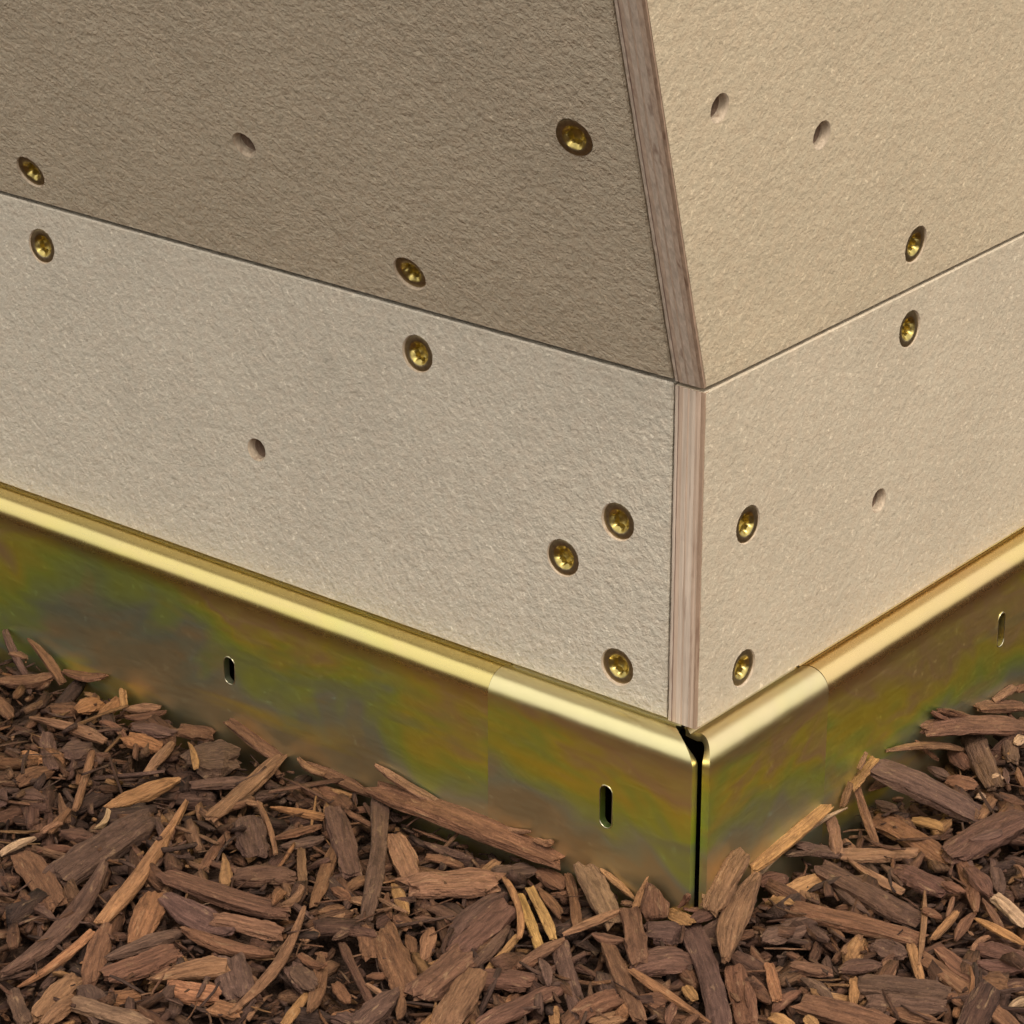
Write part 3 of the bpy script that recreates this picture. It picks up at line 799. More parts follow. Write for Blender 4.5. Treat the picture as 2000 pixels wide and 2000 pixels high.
# kind colour  x y z (mm)  heading tilt roll (degrees)  length width thickness (mm) | label
CHIPS = '''
f dg -176.8 80.7 -51.8 -78 0 -10 23.0 5.2 1.6|dark leaf-like bark flake above the round dark disc chip at left
f dg -168.6 80.8 -51.4 15 0 5 8.2 8.7 2.6|flat dark bark piece between leaf-like flake and round disc
b ot -181.9 77.6 -51.8 -33 0 21 7.5 3.9 1.7|small orange knob of wood near the left photo edge
f mb -179.3 66.7 -51.7 45 0 13 11.2 6.1 1.8|brown leaf-shaped chip under the small orange knob
f dg -128.4 73.5 -50.4 5 0 1 12.8 16.4 4.9|large round dark grey disc of bark below the left steel rail
b dg -125.4 62.2 -51.8 9 0 12 15.1 4.1 1.7|dark bar of bark along the lower side of the round disc
p mb -168.6 47.8 -51.9 -75 0 3 16.8 2.6 1.3|short upright brown splinter left of the ragged tan strip
t lb -164.6 63.3 -51.8 -91 0 -11 35.5 2.2 1.7|thin light brown twig hanging beside the dark flat bark piece
t mb -168.5 38.5 -51.1 69 6 12 11.9 2.4 1.8|tiny brown twig near the pink stick at the left edge
b dg -113.6 29.0 -51.1 -80 0 -10 21.6 7.9 3.3|square grey brown block of bark under the thin curved pale twig
p mb -122.8 25.6 -51.9 -105 0 -7 26.5 2.8 1.4|thin brown splinter leaning left of the square grey block
p tn -119.9 13.5 -51.9 -84 0 2 17.1 3.0 1.5|short tan wedge beside the square grey block
b dr -108.9 9.3 -51.5 -3 0 12 16.1 5.9 2.5|dark red brown bar lying below the square grey block
f ot -138.7 -12.6 -51.5 -96 0 1 25.5 7.6 2.3|tan orange triangular flake right of the long tan stick
b dg -154.1 23.3 -50.8 58 0 15 40.0 9.4 4.0|large flat dark grey slab left of the long tan stick
b mb -169.5 5.6 -51.2 -65 0 20 30.0 7.4 3.1|stubby brown block near the left edge below the dark slab
b pb -112.7 -44.4 -51.0 -79 0 -4 19.3 8.3 3.5|dark purple grey block beside the long diagonal stick at bottom left
p ot -159.9 -34.3 -52.0 60 0 12 31.8 2.6 1.3|bright orange sliver at the lower left under the tan stick
f mb -149.5 -32.3 -51.7 -92 0 6 29.2 6.2 1.9|brown oval chip below the lower end of the long tan stick
b lb -157.3 -52.1 -51.5 -112 0 -12 20.1 5.9 2.5|light brown split piece in the bottom left corner
t lb -155.6 -58.9 -51.2 63 0 -10 14.6 4.0 3.0|narrow light brown strip along the bottom edge at far left
s dg -161.0 -15.7 -51.3 -109 0 11 60.5 5.8 2.9|long grey brown pointed spear in the lower left area
b dg -147.6 -55.1 -51.5 -69 0 -1 16.5 5.9 2.5|grey chip half buried above the grey tan stick on bottom edge
b rb -137.1 -37.2 -51.2 39 0 5 20.6 7.2 3.0|reddish brown blunt chip below the bent grey strip
p lb -124.6 -43.0 -49.8 7 9 26 20.1 5.8 2.9|light brown tapered chip right of the reddish blunt chip
b ot -123.0 -50.3 -51.5 -16 -0 16 14.3 5.8 2.4|speckled orange tan stub below the light brown tapered chip
b gt -142.8 -62.2 -50.1 -27 0 12 22.6 5.1 2.1|straight grey tan stick running out of the bottom edge
f pb -124.9 -13.9 -50.6 -37 -5 20 24.0 7.6 2.3|greyish half of the big split chip lower left
b rb -118.6 -2.1 -51.2 -30 0 -3 40.4 7.4 3.1|reddish upper half of the big split chip with frayed end
b lb -111.3 -19.0 -50.4 -11 -8 20 18.4 4.6 1.9|pale frayed tail of the big split chip
s dg -137.1 -27.2 -51.1 39 -2 7 23.4 4.5 2.2|left arm of the bent grey strip under the split chip
s mb -116.7 -26.6 -51.5 -28 0 -1 28.0 4.8 2.4|right arm of the bent grey strip with pale tip
p tn -141.4 17.0 -51.5 -104 0 2 68.5 4.7 2.4|long tan split stick, the palest stick in the left half
s tn -147.0 55.4 -51.5 41 0 24 25.1 4.7 2.4|ragged tan strip lying above the dark grey slab
b ot -149.5 86.5 -51.5 -35 0 2 12.7 5.6 2.4|orange tan ragged chip left of the round disc
p tn -133.9 73.3 -48.4 -79 10 7 25.0 2.0 1.1|small tan sliver lying against the left side of the round disc
b mb -116.9 81.5 -47.8 -39 -16 4 20.8 4.4 1.8|brown upper arm of the elbow shape against the left steel rail
b lb -117.7 58.2 -51.3 -116 -1 2 39.2 5.3 2.2|light brown lower arm of the elbow shape below the left rail
p lb -173.5 96.5 -51.7 -32 0 19 28.0 3.7 1.8|straight light brown stick above the orange ragged chip
t lb -109.1 32.9 -50.8 -77 0 -6 30.5 1.6 1.2|thin curved pale twig over the square grey block
t lb -114.2 47.3 -50.3 -23 0 23 4.9 1.7 1.3|tiny pale twig meeting the thin curved twig
t pl -178.6 26.1 -51.8 48 0 14 12.3 2.2 1.6|pinkish pale stick cut by the left photo edge
t lb -169.9 34.7 -50.6 47 0 15 7.0 1.6 1.2|fine light twig at the tip of the pinkish pale stick
t pl -156.3 40.4 -52.0 77 0 14 10.7 1.7 1.2|tiny white sliver at the top of the dark grey slab
b lb -98.7 12.6 -52.0 -85 0 -1 25.0 2.4 1.1|upright light brown strip right of the dark red bar
t lb -100.0 -5.7 -49.9 -116 -0 2 11.5 2.2 1.7|small light strip angled down from the upright light strip
p ot -104.2 -5.4 -49.6 83 -13 14 11.8 3.2 1.6|small orange tip poking up behind the split chip
s lb -103.2 -39.0 -49.7 -107 0 -17 54.2 3.1 1.5|long light brown diagonal stick at the bottom left of centre
b dg -166.4 -56.9 -51.8 -70 0 16 16.3 4.0 1.7|grey brown strip leaning in the bottom left corner
b dg -96.2 -43.2 -51.6 -67 0 2 12.8 5.1 2.2|dark chip right of the long diagonal stick at the bottom
b ot -113.6 -60.8 -49.9 -24 0 12 7.5 4.6 1.9|orange tan crumb at the foot of the long diagonal stick
f dg -186.7 54.0 -52.0 101 0 -14 9.9 3.5 1.1|dark flake on the left photo edge
s dg -178.8 54.4 -51.8 -11 0 20 9.8 3.5 1.8|small dark splinter left of the upright brown splinter
s dr -162.1 31.0 -51.5 -20 0 6 10.7 4.6 2.3|dark splinter above the big dark slab
s mb -167.6 24.0 -51.9 5 0 26 9.9 2.9 1.5|small brown splinter above the stubby block
s dg -168.6 -7.8 -51.8 -41 0 3 14.4 3.3 1.6|grey splinter below the stubby brown block
t dg -195.2 139.8 -47.8 -62 -25 9 19.2 2.4 1.8|grey twig against the left rail at the photo edge
p mb -184.4 133.7 -47.6 -48 -26 6 19.6 3.3 1.7|brown splinter sloping away from the left rail
s mb -189.5 127.7 -51.5 15 0 17 17.5 4.8 2.4|brown chip lying flat at the left photo edge under the rail
f mb -171.8 125.5 -48.7 -39 11 1 17.9 5.1 1.5|brown curved chip touching the left rail
f lb -193.5 138.2 -48.1 9 -22 4 5.5 3.3 1.1|small tan crumb below the grey twig at the left edge
f ot -168.8 111.1 -51.8 39 0 19 8.1 5.6 1.7|round tan chip below the brown curved chip
b ot -161.9 110.0 -51.8 71 0 13 10.7 3.7 1.6|tan chip right of the round tan chip
b tn -158.7 113.6 -50.4 -78 -36 5 5.2 2.3 1.1|upright tan crumb close to the left rail
s lb -152.1 107.1 -50.7 -17 12 27 11.5 3.4 1.7|light brown splinter lying right of the upright tan crumb
s mb -150.9 103.5 -51.3 7 5 4 12.0 3.1 1.5|brown splinter just under the light splinter near the left rail
b mb -135.1 93.6 -51.6 -18 0 25 10.4 4.7 2.0|brown chip left of the elbow shape
f dg -147.9 95.3 -51.7 -22 0 2 13.3 6.1 1.8|dark flake between the tan chips and the elbow
t mb -159.0 95.6 -51.8 -54 0 23 15.1 2.1 1.6|thin brown twig under the tan chips
f mb -193.7 109.2 -52.0 -67 0 9 13.6 3.8 1.1|brown flake at the left edge beside the straight stick
s lb -144.0 78.5 -51.8 -108 0 -1 21.1 3.4 1.7|light brown twig rising to the ragged orange chip
s mb -91.6 61.4 -49.8 -39 -4 26 26.3 3.5 1.8|long brown curved splinter along the left rail, left of the splintered log
t lb -99.9 66.1 -48.7 -52 0 18 12.5 1.8 1.4|fine light twig under the long curved splinter
f mb -96.2 57.0 -51.9 -24 0 22 12.1 4.6 1.4|brown bent flake above the bright orange twig
s mb -100.9 31.8 -50.7 42 -8 -4 15.9 3.1 1.6|brown curl of bark below the bright orange twig
s dg -99.6 27.4 -51.8 22 0 9 12.4 3.5 1.7|dark curl of bark under the brown curl
p lb -93.6 46.8 -51.9 -79 0 -11 6.8 2.6 1.3|tan spike on top of the grey block near the bright twig
b dg -88.2 27.5 -51.4 -80 0 -7 37.3 6.2 2.6|grey rectangular block right of the bright orange twig
s rb -83.9 46.9 -52.0 8 0 5 7.0 2.3 1.2|reddish strip between grey block and upright stick
f mb -92.5 10.1 -52.0 -97 0 10 32.1 4.0 1.2|slim brown leaf chip left of the grey rectangular block
p mb -83.6 4.8 -51.7 48 0 -3 8.9 4.0 2.0|small brown wedge left of the upright grey stick
s mb -87.5 -0.2 -51.8 -50 0 3 8.0 3.2 1.6|little brown chip below the slim leaf chip
s mb -89.8 -8.5 -51.9 20 0 13 7.3 2.9 1.4|small brown twig below the little brown chip
t lb -82.4 -4.1 -51.8 -21 0 24 4.8 2.3 1.7|tiny light twig touching the upright grey stick
p lb -89.8 -16.2 -51.8 -130 0 6 20.3 3.5 1.7|light brown pointed stick reaching up from the diagonal stick
s dg -84.7 -17.9 -51.9 -119 0 -0 13.3 3.0 1.5|dark curved splinter beside the light pointed stick
f tn -71.6 -1.9 -52.0 -77 0 -6 16.0 3.4 1.1|small tan leaf chip right of the upright stick
s mb -74.6 -6.5 -52.0 -84 0 3 12.9 2.2 1.1|narrow brown splinter left of the small tan leaf
f mb -70.3 -14.5 -52.0 -64 -0 13 7.5 4.4 1.3|brown crumb under the small tan leaf chip
s dr -63.8 -13.6 -52.0 -14 0 -1 7.2 2.3 1.2|thin dark red strip above the brown V shape
f lb -63.5 -24.9 -52.0 -95 0 5 16.5 3.9 1.2|light brown notch piece inside the brown V shape
f mb -67.9 -25.7 -52.0 -79 0 -2 8.4 3.1 1.1|brown crumb inside the V shape
b lb -71.3 18.5 -51.4 -76 0 6 24.1 6.3 2.6|light brown stub below the splintered log
s dg -59.2 22.8 -51.9 -34 0 17 16.1 2.8 1.4|dark strip in the hollow under the splintered log
t mb -59.7 17.3 -51.8 -28 0 18 11.4 2.3 1.7|thin brown twig in the hollow under the log
s pb -51.8 -13.1 -51.5 -119 0 -6 31.8 5.0 2.5|dark striped splinter right of the blunt horizontal chip
b dr -48.6 -19.3 -51.2 -119 0 -5 27.5 7.5 3.1|dark reddish slab beside the dark striped splinter
s dg -47.1 -28.3 -51.8 -116 0 -16 25.4 3.2 1.6|dark narrow splinter next to the dark reddish slab
f dr -60.7 -8.7 -52.0 -39 0 11 10.9 3.9 1.2|dark reddish flake under the blunt horizontal chip
b lb -57.7 3.0 -50.7 4 0 2 24.0 10.0 4.2|blunt light brown horizontal chip with orange top, below the log
p lb -47.9 13.5 -51.9 56 0 7 9.6 3.1 1.5|light tip rising from the blunt horizontal chip
t tn -40.3 -10.6 -50.0 -83 0 3 31.6 1.8 1.3|thin tan straw left of the two yellow straws
b yt -36.5 -14.6 -52.0 -79 0 11 29.9 2.5 1.1|left one of two yellow tan straws
b yt -33.3 -9.7 -52.0 -77 0 -0 27.0 2.7 1.1|right and brightest one of two yellow tan straws
s mb -30.7 -4.1 -52.0 -65 0 -9 14.2 2.4 1.2|brown sliver right of the yellow straws
b tn -43.6 -30.0 -52.0 -115 0 -5 18.9 1.9 1.1|small bright tan stick below the yellow straws
t dr -82.1 -39.3 -51.7 -73 0 -5 33.4 2.5 1.9|thin dark red stick at the bottom centre left
b mb -79.4 -25.6 -51.8 -81 0 10 15.8 3.9 1.7|brown chip beside the foot of the upright stick
s mb -91.3 -47.5 -51.0 -93 0 -4 27.4 3.9 2.0|brown strip at the bottom beside the diagonal stick
b tn -96.0 -56.8 -52.0 -110 -0 -9 15.5 2.6 1.1|tan strip at bottom edge beside the diagonal stick
f dg -94.8 -45.7 -49.8 -61 3 20 11.8 4.9 1.5|dark round chip right of the diagonal stick
t mb -93.0 -38.0 -50.1 -54 12 5 12.0 2.5 1.8|brown twig over the dark round chip
s mb -76.2 -41.9 -51.9 9 0 9 5.1 2.6 1.3|brown splinter left of the brown V shape
t lb -76.3 -49.9 -50.9 -34 -18 7 5.4 1.3 1.1|hair thin pale twig beside the dark red stick
f mb -84.9 -49.8 -52.0 -68 0 5 10.1 3.3 1.1|brown flake left of the dark red stick
b dg -83.0 -62.6 -51.7 -32 0 -1 7.1 4.5 1.9|dark chip at the bottom edge below the dark red stick
p pb -74.9 -58.5 -51.0 -121 0 -6 18.8 7.1 3.5|purple grey pointed slab at the bottom edge
b mb -71.7 -36.5 -51.1 -75 0 17 31.6 8.1 3.4|left broad arm of the brown V shape
b rb -59.9 -43.5 -50.9 -121 0 -5 23.0 9.1 3.8|right reddish arm of the V shape
b rb -43.4 -44.3 -51.4 174 0 -6 14.4 6.1 2.6|reddish chip crossing right of the orange brown slab
b lb -54.8 -54.2 -51.0 -107 0 10 29.0 8.3 3.5|large orange brown slab at the bottom centre
p tn -62.0 -62.1 -52.0 -113 0 5 9.1 2.4 1.2|tan sliver beside the large orange brown slab
s mb -69.5 -59.2 -50.6 -93 0 7 9.9 2.6 1.3|brown splinter below the V shape
b rb -39.0 -56.5 -51.5 -138 0 -0 29.8 5.7 2.4|long reddish stick rising right at the bottom centre
b tn -30.7 -60.2 -52.0 -88 0 11 7.6 2.6 1.1|tan stub cut by the bottom edge under the reddish stick
s mb -36.8 -34.9 -51.7 43 0 2 9.4 3.8 1.9|brown splinter under the small bright tan stick
f dg -32.9 -40.7 -52.0 -73 0 3 10.0 4.1 1.2|dark flake above the long reddish stick
b dg -41.1 11.3 -51.6 13 0 9 11.5 5.2 2.2|dark chip above the yellow straws, below the log end
f mb -30.8 8.2 -51.8 -56 0 0 11.7 5.7 1.7|brown ragged flake left of the pale ended stub
b dg -78.7 18.3 -50.7 -91 -1 2 66.8 4.6 1.9|upright grey brown stick in front of the splintered log
b mb -54.4 30.6 -46.7 -39 -0 5 65.3 8.3 3.5|big splintered log leaning on the left steel rail
s lb -69.6 44.0 -43.4 -39 -10 15 28.1 2.9 1.5|grey tan sliver along the top of the splintered log
s lb -41.2 21.5 -44.2 -39 13 14 13.6 1.7 1.1|light fibre strip on the splintered log
t lb -32.5 14.3 -44.0 -39 8 -2 6.3 2.0 1.5|light fibre near the right end of the log
p ot -101.8 45.2 -51.9 -21 0 11 16.7 2.9 1.4|bright orange twig lying left of the grey rectangular block
b gt -17.8 -5.6 -49.1 -71 -12 1 22.3 6.8 2.9|grey tan stub with pale rim against the left rail near the corner
s tn -12.9 -1.0 -48.2 -39 -23 18 12.6 2.0 1.1|thin tan twig right of the grey tan stub
f lb -10.4 -4.9 -52.0 -16 0 0 3.2 2.3 1.1|small pale crumb by the triangular spike
p rb -3.9 -12.0 -47.4 -77 -53 -8 9.2 7.4 3.7|triangular red brown chip just left of the steel corner
p tn -7.1 -8.7 -47.4 -138 -63 -10 10.8 2.2 1.1|tan spike standing in front of the triangular chip
b mb -24.9 -4.2 -51.5 -86 -1 -2 27.8 2.6 1.1|brown strip left of the grey tan stub
s mb -31.1 -6.2 -51.4 -67 -4 11 13.1 2.4 1.2|brown splinter right of the yellow straws below the rail
s lb -33.6 -31.9 -50.7 48 0 4 18.6 3.2 1.6|light splinter continuing left of the thin tan twig
s lb -19.6 -18.0 -49.7 38 0 1 20.8 2.8 1.4|light brown twig under the grey tan stub
b dg -26.5 -44.7 -51.6 -82 0 16 36.6 4.9 2.0|dark grey brown stick standing below the light twig
s dg -32.8 -41.6 -50.4 -81 4 -6 14.6 2.7 1.3|dark splinter left of the dark standing stick
b rb -12.8 -44.2 -51.7 -79 0 -9 37.8 4.5 1.9|red brown stick right of the dark standing stick
s rb -16.1 -25.2 -50.7 -22 0 6 8.7 3.2 1.6|reddish splinter over the top of the red brown stick
b dg -1.1 -21.5 -51.2 -11 0 9 8.7 7.6 3.2|dark rounded block under the triangular chip
f dr -2.5 -35.8 -51.2 12 0 5 15.8 10.5 3.1|big dark red brown flake left of the long grey stick
b rb -9.2 -25.5 -49.7 -86 0 2 26.4 5.2 2.2|red brown slab under the tan spike
b mb -19.4 -57.7 -50.4 41 -0 25 12.9 5.5 2.3|brown blunt chip at the bottom beside the red brown stick
b lb -17.3 -62.5 -51.8 24 0 1 9.2 4.0 1.7|light brown chip on the bottom edge below the blunt chip
s rb -1.1 -59.2 -51.9 -101 -0 -5 11.6 2.6 1.3|reddish splinter on the bottom edge under the tan lance
f tn 4.2 -49.8 -52.0 -71 0 10 6.6 3.3 1.1|tan crumb beside the thin tan lance
f mb -5.3 -53.7 -51.9 -15 0 26 6.0 4.6 1.4|brown crumb left of the thin tan lance
p ot -1.0 -53.1 -50.9 130 3 7 29.6 2.9 1.4|thin orange tan lance pointing to the bottom edge
f dg 11.2 -22.8 -51.9 -63 0 -5 9.3 5.0 1.5|dark flake right of the long grey stick
b dg 8.7 -42.0 -51.0 -83 -1 3 52.0 6.2 2.6|long grey brown stick below the steel corner
f tn 3.3 -16.5 -49.5 -60 11 19 11.3 4.3 1.3|pale tan end piece on top of the long grey stick
t mb 4.3 -15.1 -45.1 -39 60 -3 5.1 2.1 1.6|tiny dark curled twig at the foot of the steel corner
s rb 13.2 -10.2 -50.3 29 -10 15 20.6 2.3 1.2|thin reddish strip lying across the foot of the corner
f dr 12.5 -13.8 -49.3 46 -10 -1 16.9 4.5 1.4|dark flake under the thin reddish strip
b lb 14.9 -11.5 -41.1 -128 -40 -0 18.1 7.3 3.1|thick light brown peg leaning on the right rail near the corner
b mb 17.0 -52.6 -51.5 -87 0 15 27.9 5.5 2.3|brown upright slab below the broad pointed chip
s mb 19.3 -57.0 -50.0 -87 0 2 17.7 2.6 1.3|brown splinter right of the brown upright slab
b dg 42.7 18.9 -49.2 21 -20 -3 13.5 5.8 2.4|grey brown stub behind the long tan plank
s dg 38.3 15.3 -47.7 29 -8 -2 12.0 3.5 1.7|dark splinter below the grey brown stub
f rb 29.7 5.5 -51.0 30 -9 9 8.7 6.4 1.9|round red brown chip beside the thick peg
f tn 36.3 2.9 -51.9 42 0 22 21.1 4.9 1.5|tan leaf chip right of the round red brown chip
b pb 54.7 -2.0 -51.2 -50 0 0 37.0 7.5 3.2|dark purple brown slab below the tan crossing stick
s dg 49.6 -3.2 -52.0 -61 0 12 16.8 2.3 1.2|dark strip along the purple brown slab
s dg 62.6 10.3 -52.0 -70 0 2 12.2 2.4 1.2|dark strip between two dark slabs on the right
f dr 69.6 5.8 -51.4 -47 0 2 18.0 8.7 2.6|dark slab on the right, under the brown forked slab
b mb 69.4 29.0 -51.4 -54 0 15 29.6 6.4 2.7|brown slab below the dark rectangular board
b tn 75.1 38.8 -51.8 -26 0 6 8.7 3.7 1.6|tan frayed tip on the brown slab
s mb 77.6 0.4 -50.3 -5 -21 10 6.3 3.3 1.7|brown splinter at the right end of the dark slab
t lb 52.0 26.7 -51.9 -63 0 15 5.1 2.0 1.5|pale twig above the light horizontal stick
b lb 47.7 24.5 -47.6 -86 -18 1 12.8 3.5 1.5|light brown upright chip under the long tan plank tip
p lb 57.3 9.3 -51.9 -54 0 17 22.8 2.9 1.5|slanting light brown stick with a pale knot
b lb 59.8 20.9 -51.7 4 0 14 21.0 4.4 1.8|horizontal light brown stick below the forked twig
b mb 46.0 -15.2 -51.3 -25 0 2 41.8 6.9 2.9|long brown stick with a tan head at lower right
f tn 30.1 -8.7 -49.3 -40 18 9 8.3 3.8 1.1|tan head of the long brown stick
s dg 38.4 -19.6 -51.8 -55 0 20 12.2 3.1 1.6|dark strip under the long brown stick
s mb 44.2 -20.1 -52.0 -52 0 11 6.3 2.1 1.1|brown twig under the long brown stick
f dg 30.1 -20.9 -51.8 27 0 27 12.7 5.7 1.7|dark flake right of the broad pointed chip
f rb 36.4 -38.3 -51.8 -22 0 -3 10.6 5.5 1.6|light red brown oval chip at the lower right
s dr 49.0 -38.0 -51.5 12 0 9 11.1 4.7 2.3|dark red splinter right of the red brown oval
b lb 47.9 -25.7 -52.0 -122 0 1 9.7 2.2 1.1|small light stick above the red brown oval
f dg 57.5 -29.0 -51.7 -39 0 17 9.1 6.1 1.8|dark flake below the long brown stick
f lb 56.2 -38.3 -52.0 -96 0 0 9.6 3.5 1.1|light brown crumb left of the paired thin sticks
b pb 58.7 -48.6 -51.4 -12 0 19 22.6 6.4 2.7|dark striped slab at the lower right
b dg 58.7 -56.1 -51.6 -7 0 26 19.0 5.0 2.1|dark grey bar below the dark striped slab
b mb 42.6 -60.5 -51.4 -26 0 18 24.2 6.3 2.6|long brown chip on the bottom edge at right
s mb 59.5 -61.2 -51.7 -25 0 14 12.6 4.0 2.0|brown splinter on the bottom edge right of the long chip
b tn 46.2 -48.6 -52.0 -95 0 1 11.8 2.6 1.1|short tan upright stub left of the dark striped slab
s dg 37.1 -48.1 -51.9 -58 0 13 13.9 3.1 1.5|dark splinter left of the short tan stub
s mb 28.4 -53.4 -51.9 52 0 3 12.8 3.1 1.5|brown curl below the orange finger chip
s rb 22.2 -49.3 -51.8 -73 0 9 13.0 3.3 1.6|reddish splinter left of the orange finger chip
b ot 25.7 -46.1 -51.2 -88 4 4 19.9 3.1 1.3|orange finger shaped chip at the lower right of the corner
b tn 26.5 -63.0 -51.9 -47 0 19 7.3 3.2 1.4|tan stub cut by the bottom edge right of centre
f tn 33.9 -63.2 -52.0 -65 -0 5 5.0 3.4 1.1|tan crumb on the bottom edge
f mb 75.7 -39.6 -51.7 -60 0 -8 22.1 6.7 2.0|broad brown flake right of the paired thin sticks
s mb 72.3 -53.8 -51.8 -54 0 9 9.6 3.2 1.6|brown splinter right of the dark striped slab
f mb 82.3 -46.9 -50.5 -8 0 25 5.4 6.4 1.9|brown round chip at the right near the bottom
b dr 86.7 -31.2 -51.6 -30 0 17 12.8 5.1 2.1|dark red chip on the right photo edge
s dr 85.4 -37.8 -51.6 -11 -0 18 12.6 4.1 2.0|dark red splinter under the dark red chip on the right edge
b mb 75.2 -49.8 -51.6 -60 0 3 40.4 5.1 2.2|long diagonal brown slab in the lower right corner
p pl 86.9 -55.0 -51.9 43 0 6 7.3 2.7 1.3|pale pointed chip in the bottom right corner
s lb 88.5 -48.4 -51.9 -47 0 17 4.3 2.7 1.4|light splinter at the right edge above the pale pointed chip
s lb 66.9 -20.9 -50.0 -99 0 -16 37.8 1.6 1.1|thin upright light splinter right of the purple slab
b tn 63.3 -36.7 -50.7 -88 0 12 17.6 2.6 1.1|tan strip beside the thin upright splinter
b tn 73.5 -16.4 -52.0 -120 0 5 16.5 2.2 1.1|tan curved straw at the right
t lb 76.1 -7.0 -51.7 -106 0 11 10.7 1.3 1.1|small light straw above the tan curved straw
s mb 78.8 -16.2 -51.9 -117 0 -18 15.1 2.8 1.4|brown splinter right of the tan curved straw
f mb 70.2 -13.1 -50.2 23 -28 1 5.8 4.5 1.4|brown crumb below the dark slab at right
s mb 82.1 7.1 -51.7 -86 0 14 35.3 3.8 1.9|brown spear pointing down at the right
s dr 84.9 4.0 -50.1 -65 -8 3 12.5 5.4 2.7|dark wedge right of the brown spear
f dg 90.9 9.1 -52.0 -91 0 -8 17.7 3.7 1.1|grey brown oval leaning at the right
s mb 87.0 -13.9 -51.4 -80 0 -1 19.7 2.3 1.2|brown strip left of the cream stick
s tn 87.3 -21.3 -50.8 -50 0 14 18.4 2.3 1.1|thin tan curved twig below the cream stick
t lb 81.3 -25.4 -51.9 54 0 -3 9.1 1.8 1.3|thin twig under the tan curved twig
b pl 92.0 -8.9 -51.8 -67 0 5 16.7 3.8 1.6|cream white stick on the right photo edge
b dr 91.4 29.3 -50.0 -134 3 -5 34.8 9.7 4.1|large dark mottled slab on the right edge
s dg 90.2 25.2 -48.2 36 -5 18 12.5 3.4 1.7|dark splinter on the mottled slab
t lb 97.7 12.9 -52.0 -74 0 -12 6.5 1.4 1.1|thin light twig at the right edge below the mottled slab
b lb 93.1 47.8 -52.0 -115 0 4 13.7 3.1 1.3|light brown chip above the mottled slab
s dr 101.1 52.1 -51.8 -46 0 8 9.4 3.3 1.7|dark red splinter on the right edge above the mottled slab
f rb 88.4 75.8 -50.8 -68 -13 3 9.1 5.2 1.6|red brown flake above the dark rectangular board
f mb 87.6 62.1 -51.8 -28 0 14 8.5 5.2 1.5|brown crumbly chip right of the dark board
s dg 81.9 68.1 -51.4 -38 -7 4 7.2 3.3 1.6|dark splinter behind the dark board
b dg 95.0 73.5 -50.3 -83 -4 14 27.8 6.8 2.9|flat grey brown slab left of the grey strip near right edge
b dg 105.3 87.0 -51.7 -95 0 -10 23.8 4.4 1.8|grey strip at the upper right of the mulch
s dg 101.3 66.8 -52.0 -92 0 1 8.9 1.8 1.1|dark twig below the grey strip
s mb 105.3 65.4 -52.0 -89 0 -10 11.9 2.2 1.1|brown twig on the right edge below the grey strip
f pl 97.7 62.0 -50.1 -17 0 17 3.3 3.2 1.1|pale knob right of the dark board
f pl 92.4 54.9 -52.0 0 0 27 2.8 2.2 1.1|tiny pale crumb at the end of the dark board
f pl 108.4 87.5 -51.0 61 -11 19 8.4 3.1 1.1|pale crumb on the right photo edge under the red plank
s lb 78.5 66.4 -42.4 45 -20 -2 38.6 3.2 1.6|ragged light strip touching the right rail
s mb 78.0 67.6 -44.1 42 -43 14 13.7 3.0 1.5|brown ragged splinter above the dark board
b rb 94.5 82.7 -44.1 42 -18 23 49.0 6.4 2.7|red brown plank along the right rail at the photo edge
p mb 83.0 75.0 -37.2 51 -35 -1 15.3 3.2 1.6|brown tip rising behind the red brown plank
s mb 89.2 82.6 -40.4 51 -30 6 28.0 3.7 1.8|brown chip on top of the red brown plank
b mb 104.7 101.1 -46.9 49 -20 16 28.5 4.7 2.0|brown bar behind the plank on the right edge
b lb 105.2 103.3 -43.8 51 0 16 12.3 2.6 1.1|light brown twig rising at the right rail
f mb 111.5 111.1 -46.1 51 -6 7 5.9 3.8 1.1|brown chip on the right edge close to the rail
b pb 74.8 44.8 -44.2 -4 -26 18 31.9 8.2 3.4|dark purple rectangular board, flattest piece right of the corner
p mb 62.7 49.5 -45.1 51 -4 14 10.4 3.2 1.6|brown wedge tucked under the dark board
s dg 64.1 42.8 -48.6 -41 0 6 7.3 3.3 1.7|dark splinter under the dark board
b mb 57.4 34.0 -46.9 -71 -37 9 17.9 2.4 1.1|brown leg of the forked twig
b lb 51.9 36.4 -41.4 -129 -57 -6 6.8 2.0 1.1|light left leg of the forked twig
b tn 57.0 42.7 -38.2 -129 -23 -2 12.4 3.1 1.3|tan upper arm of the forked twig by the right rail
t lb 56.6 42.3 -33.9 -129 -44 -8 5.4 1.4 1.1|fine splinter beside the tan upper arm of the twig
s pl 37.1 18.0 -45.8 -129 -5 -14 46.8 1.4 1.1|thin pale strip under the long tan plank
b tn 34.7 14.3 -42.4 -129 -6 -11 36.1 4.3 1.8|long tan plank leaning on the right rail
s lb 18.2 -19.5 -47.0 -106 -4 10 39.4 7.6 3.8|broad pointed light streaked chip below the long tan plank
'''
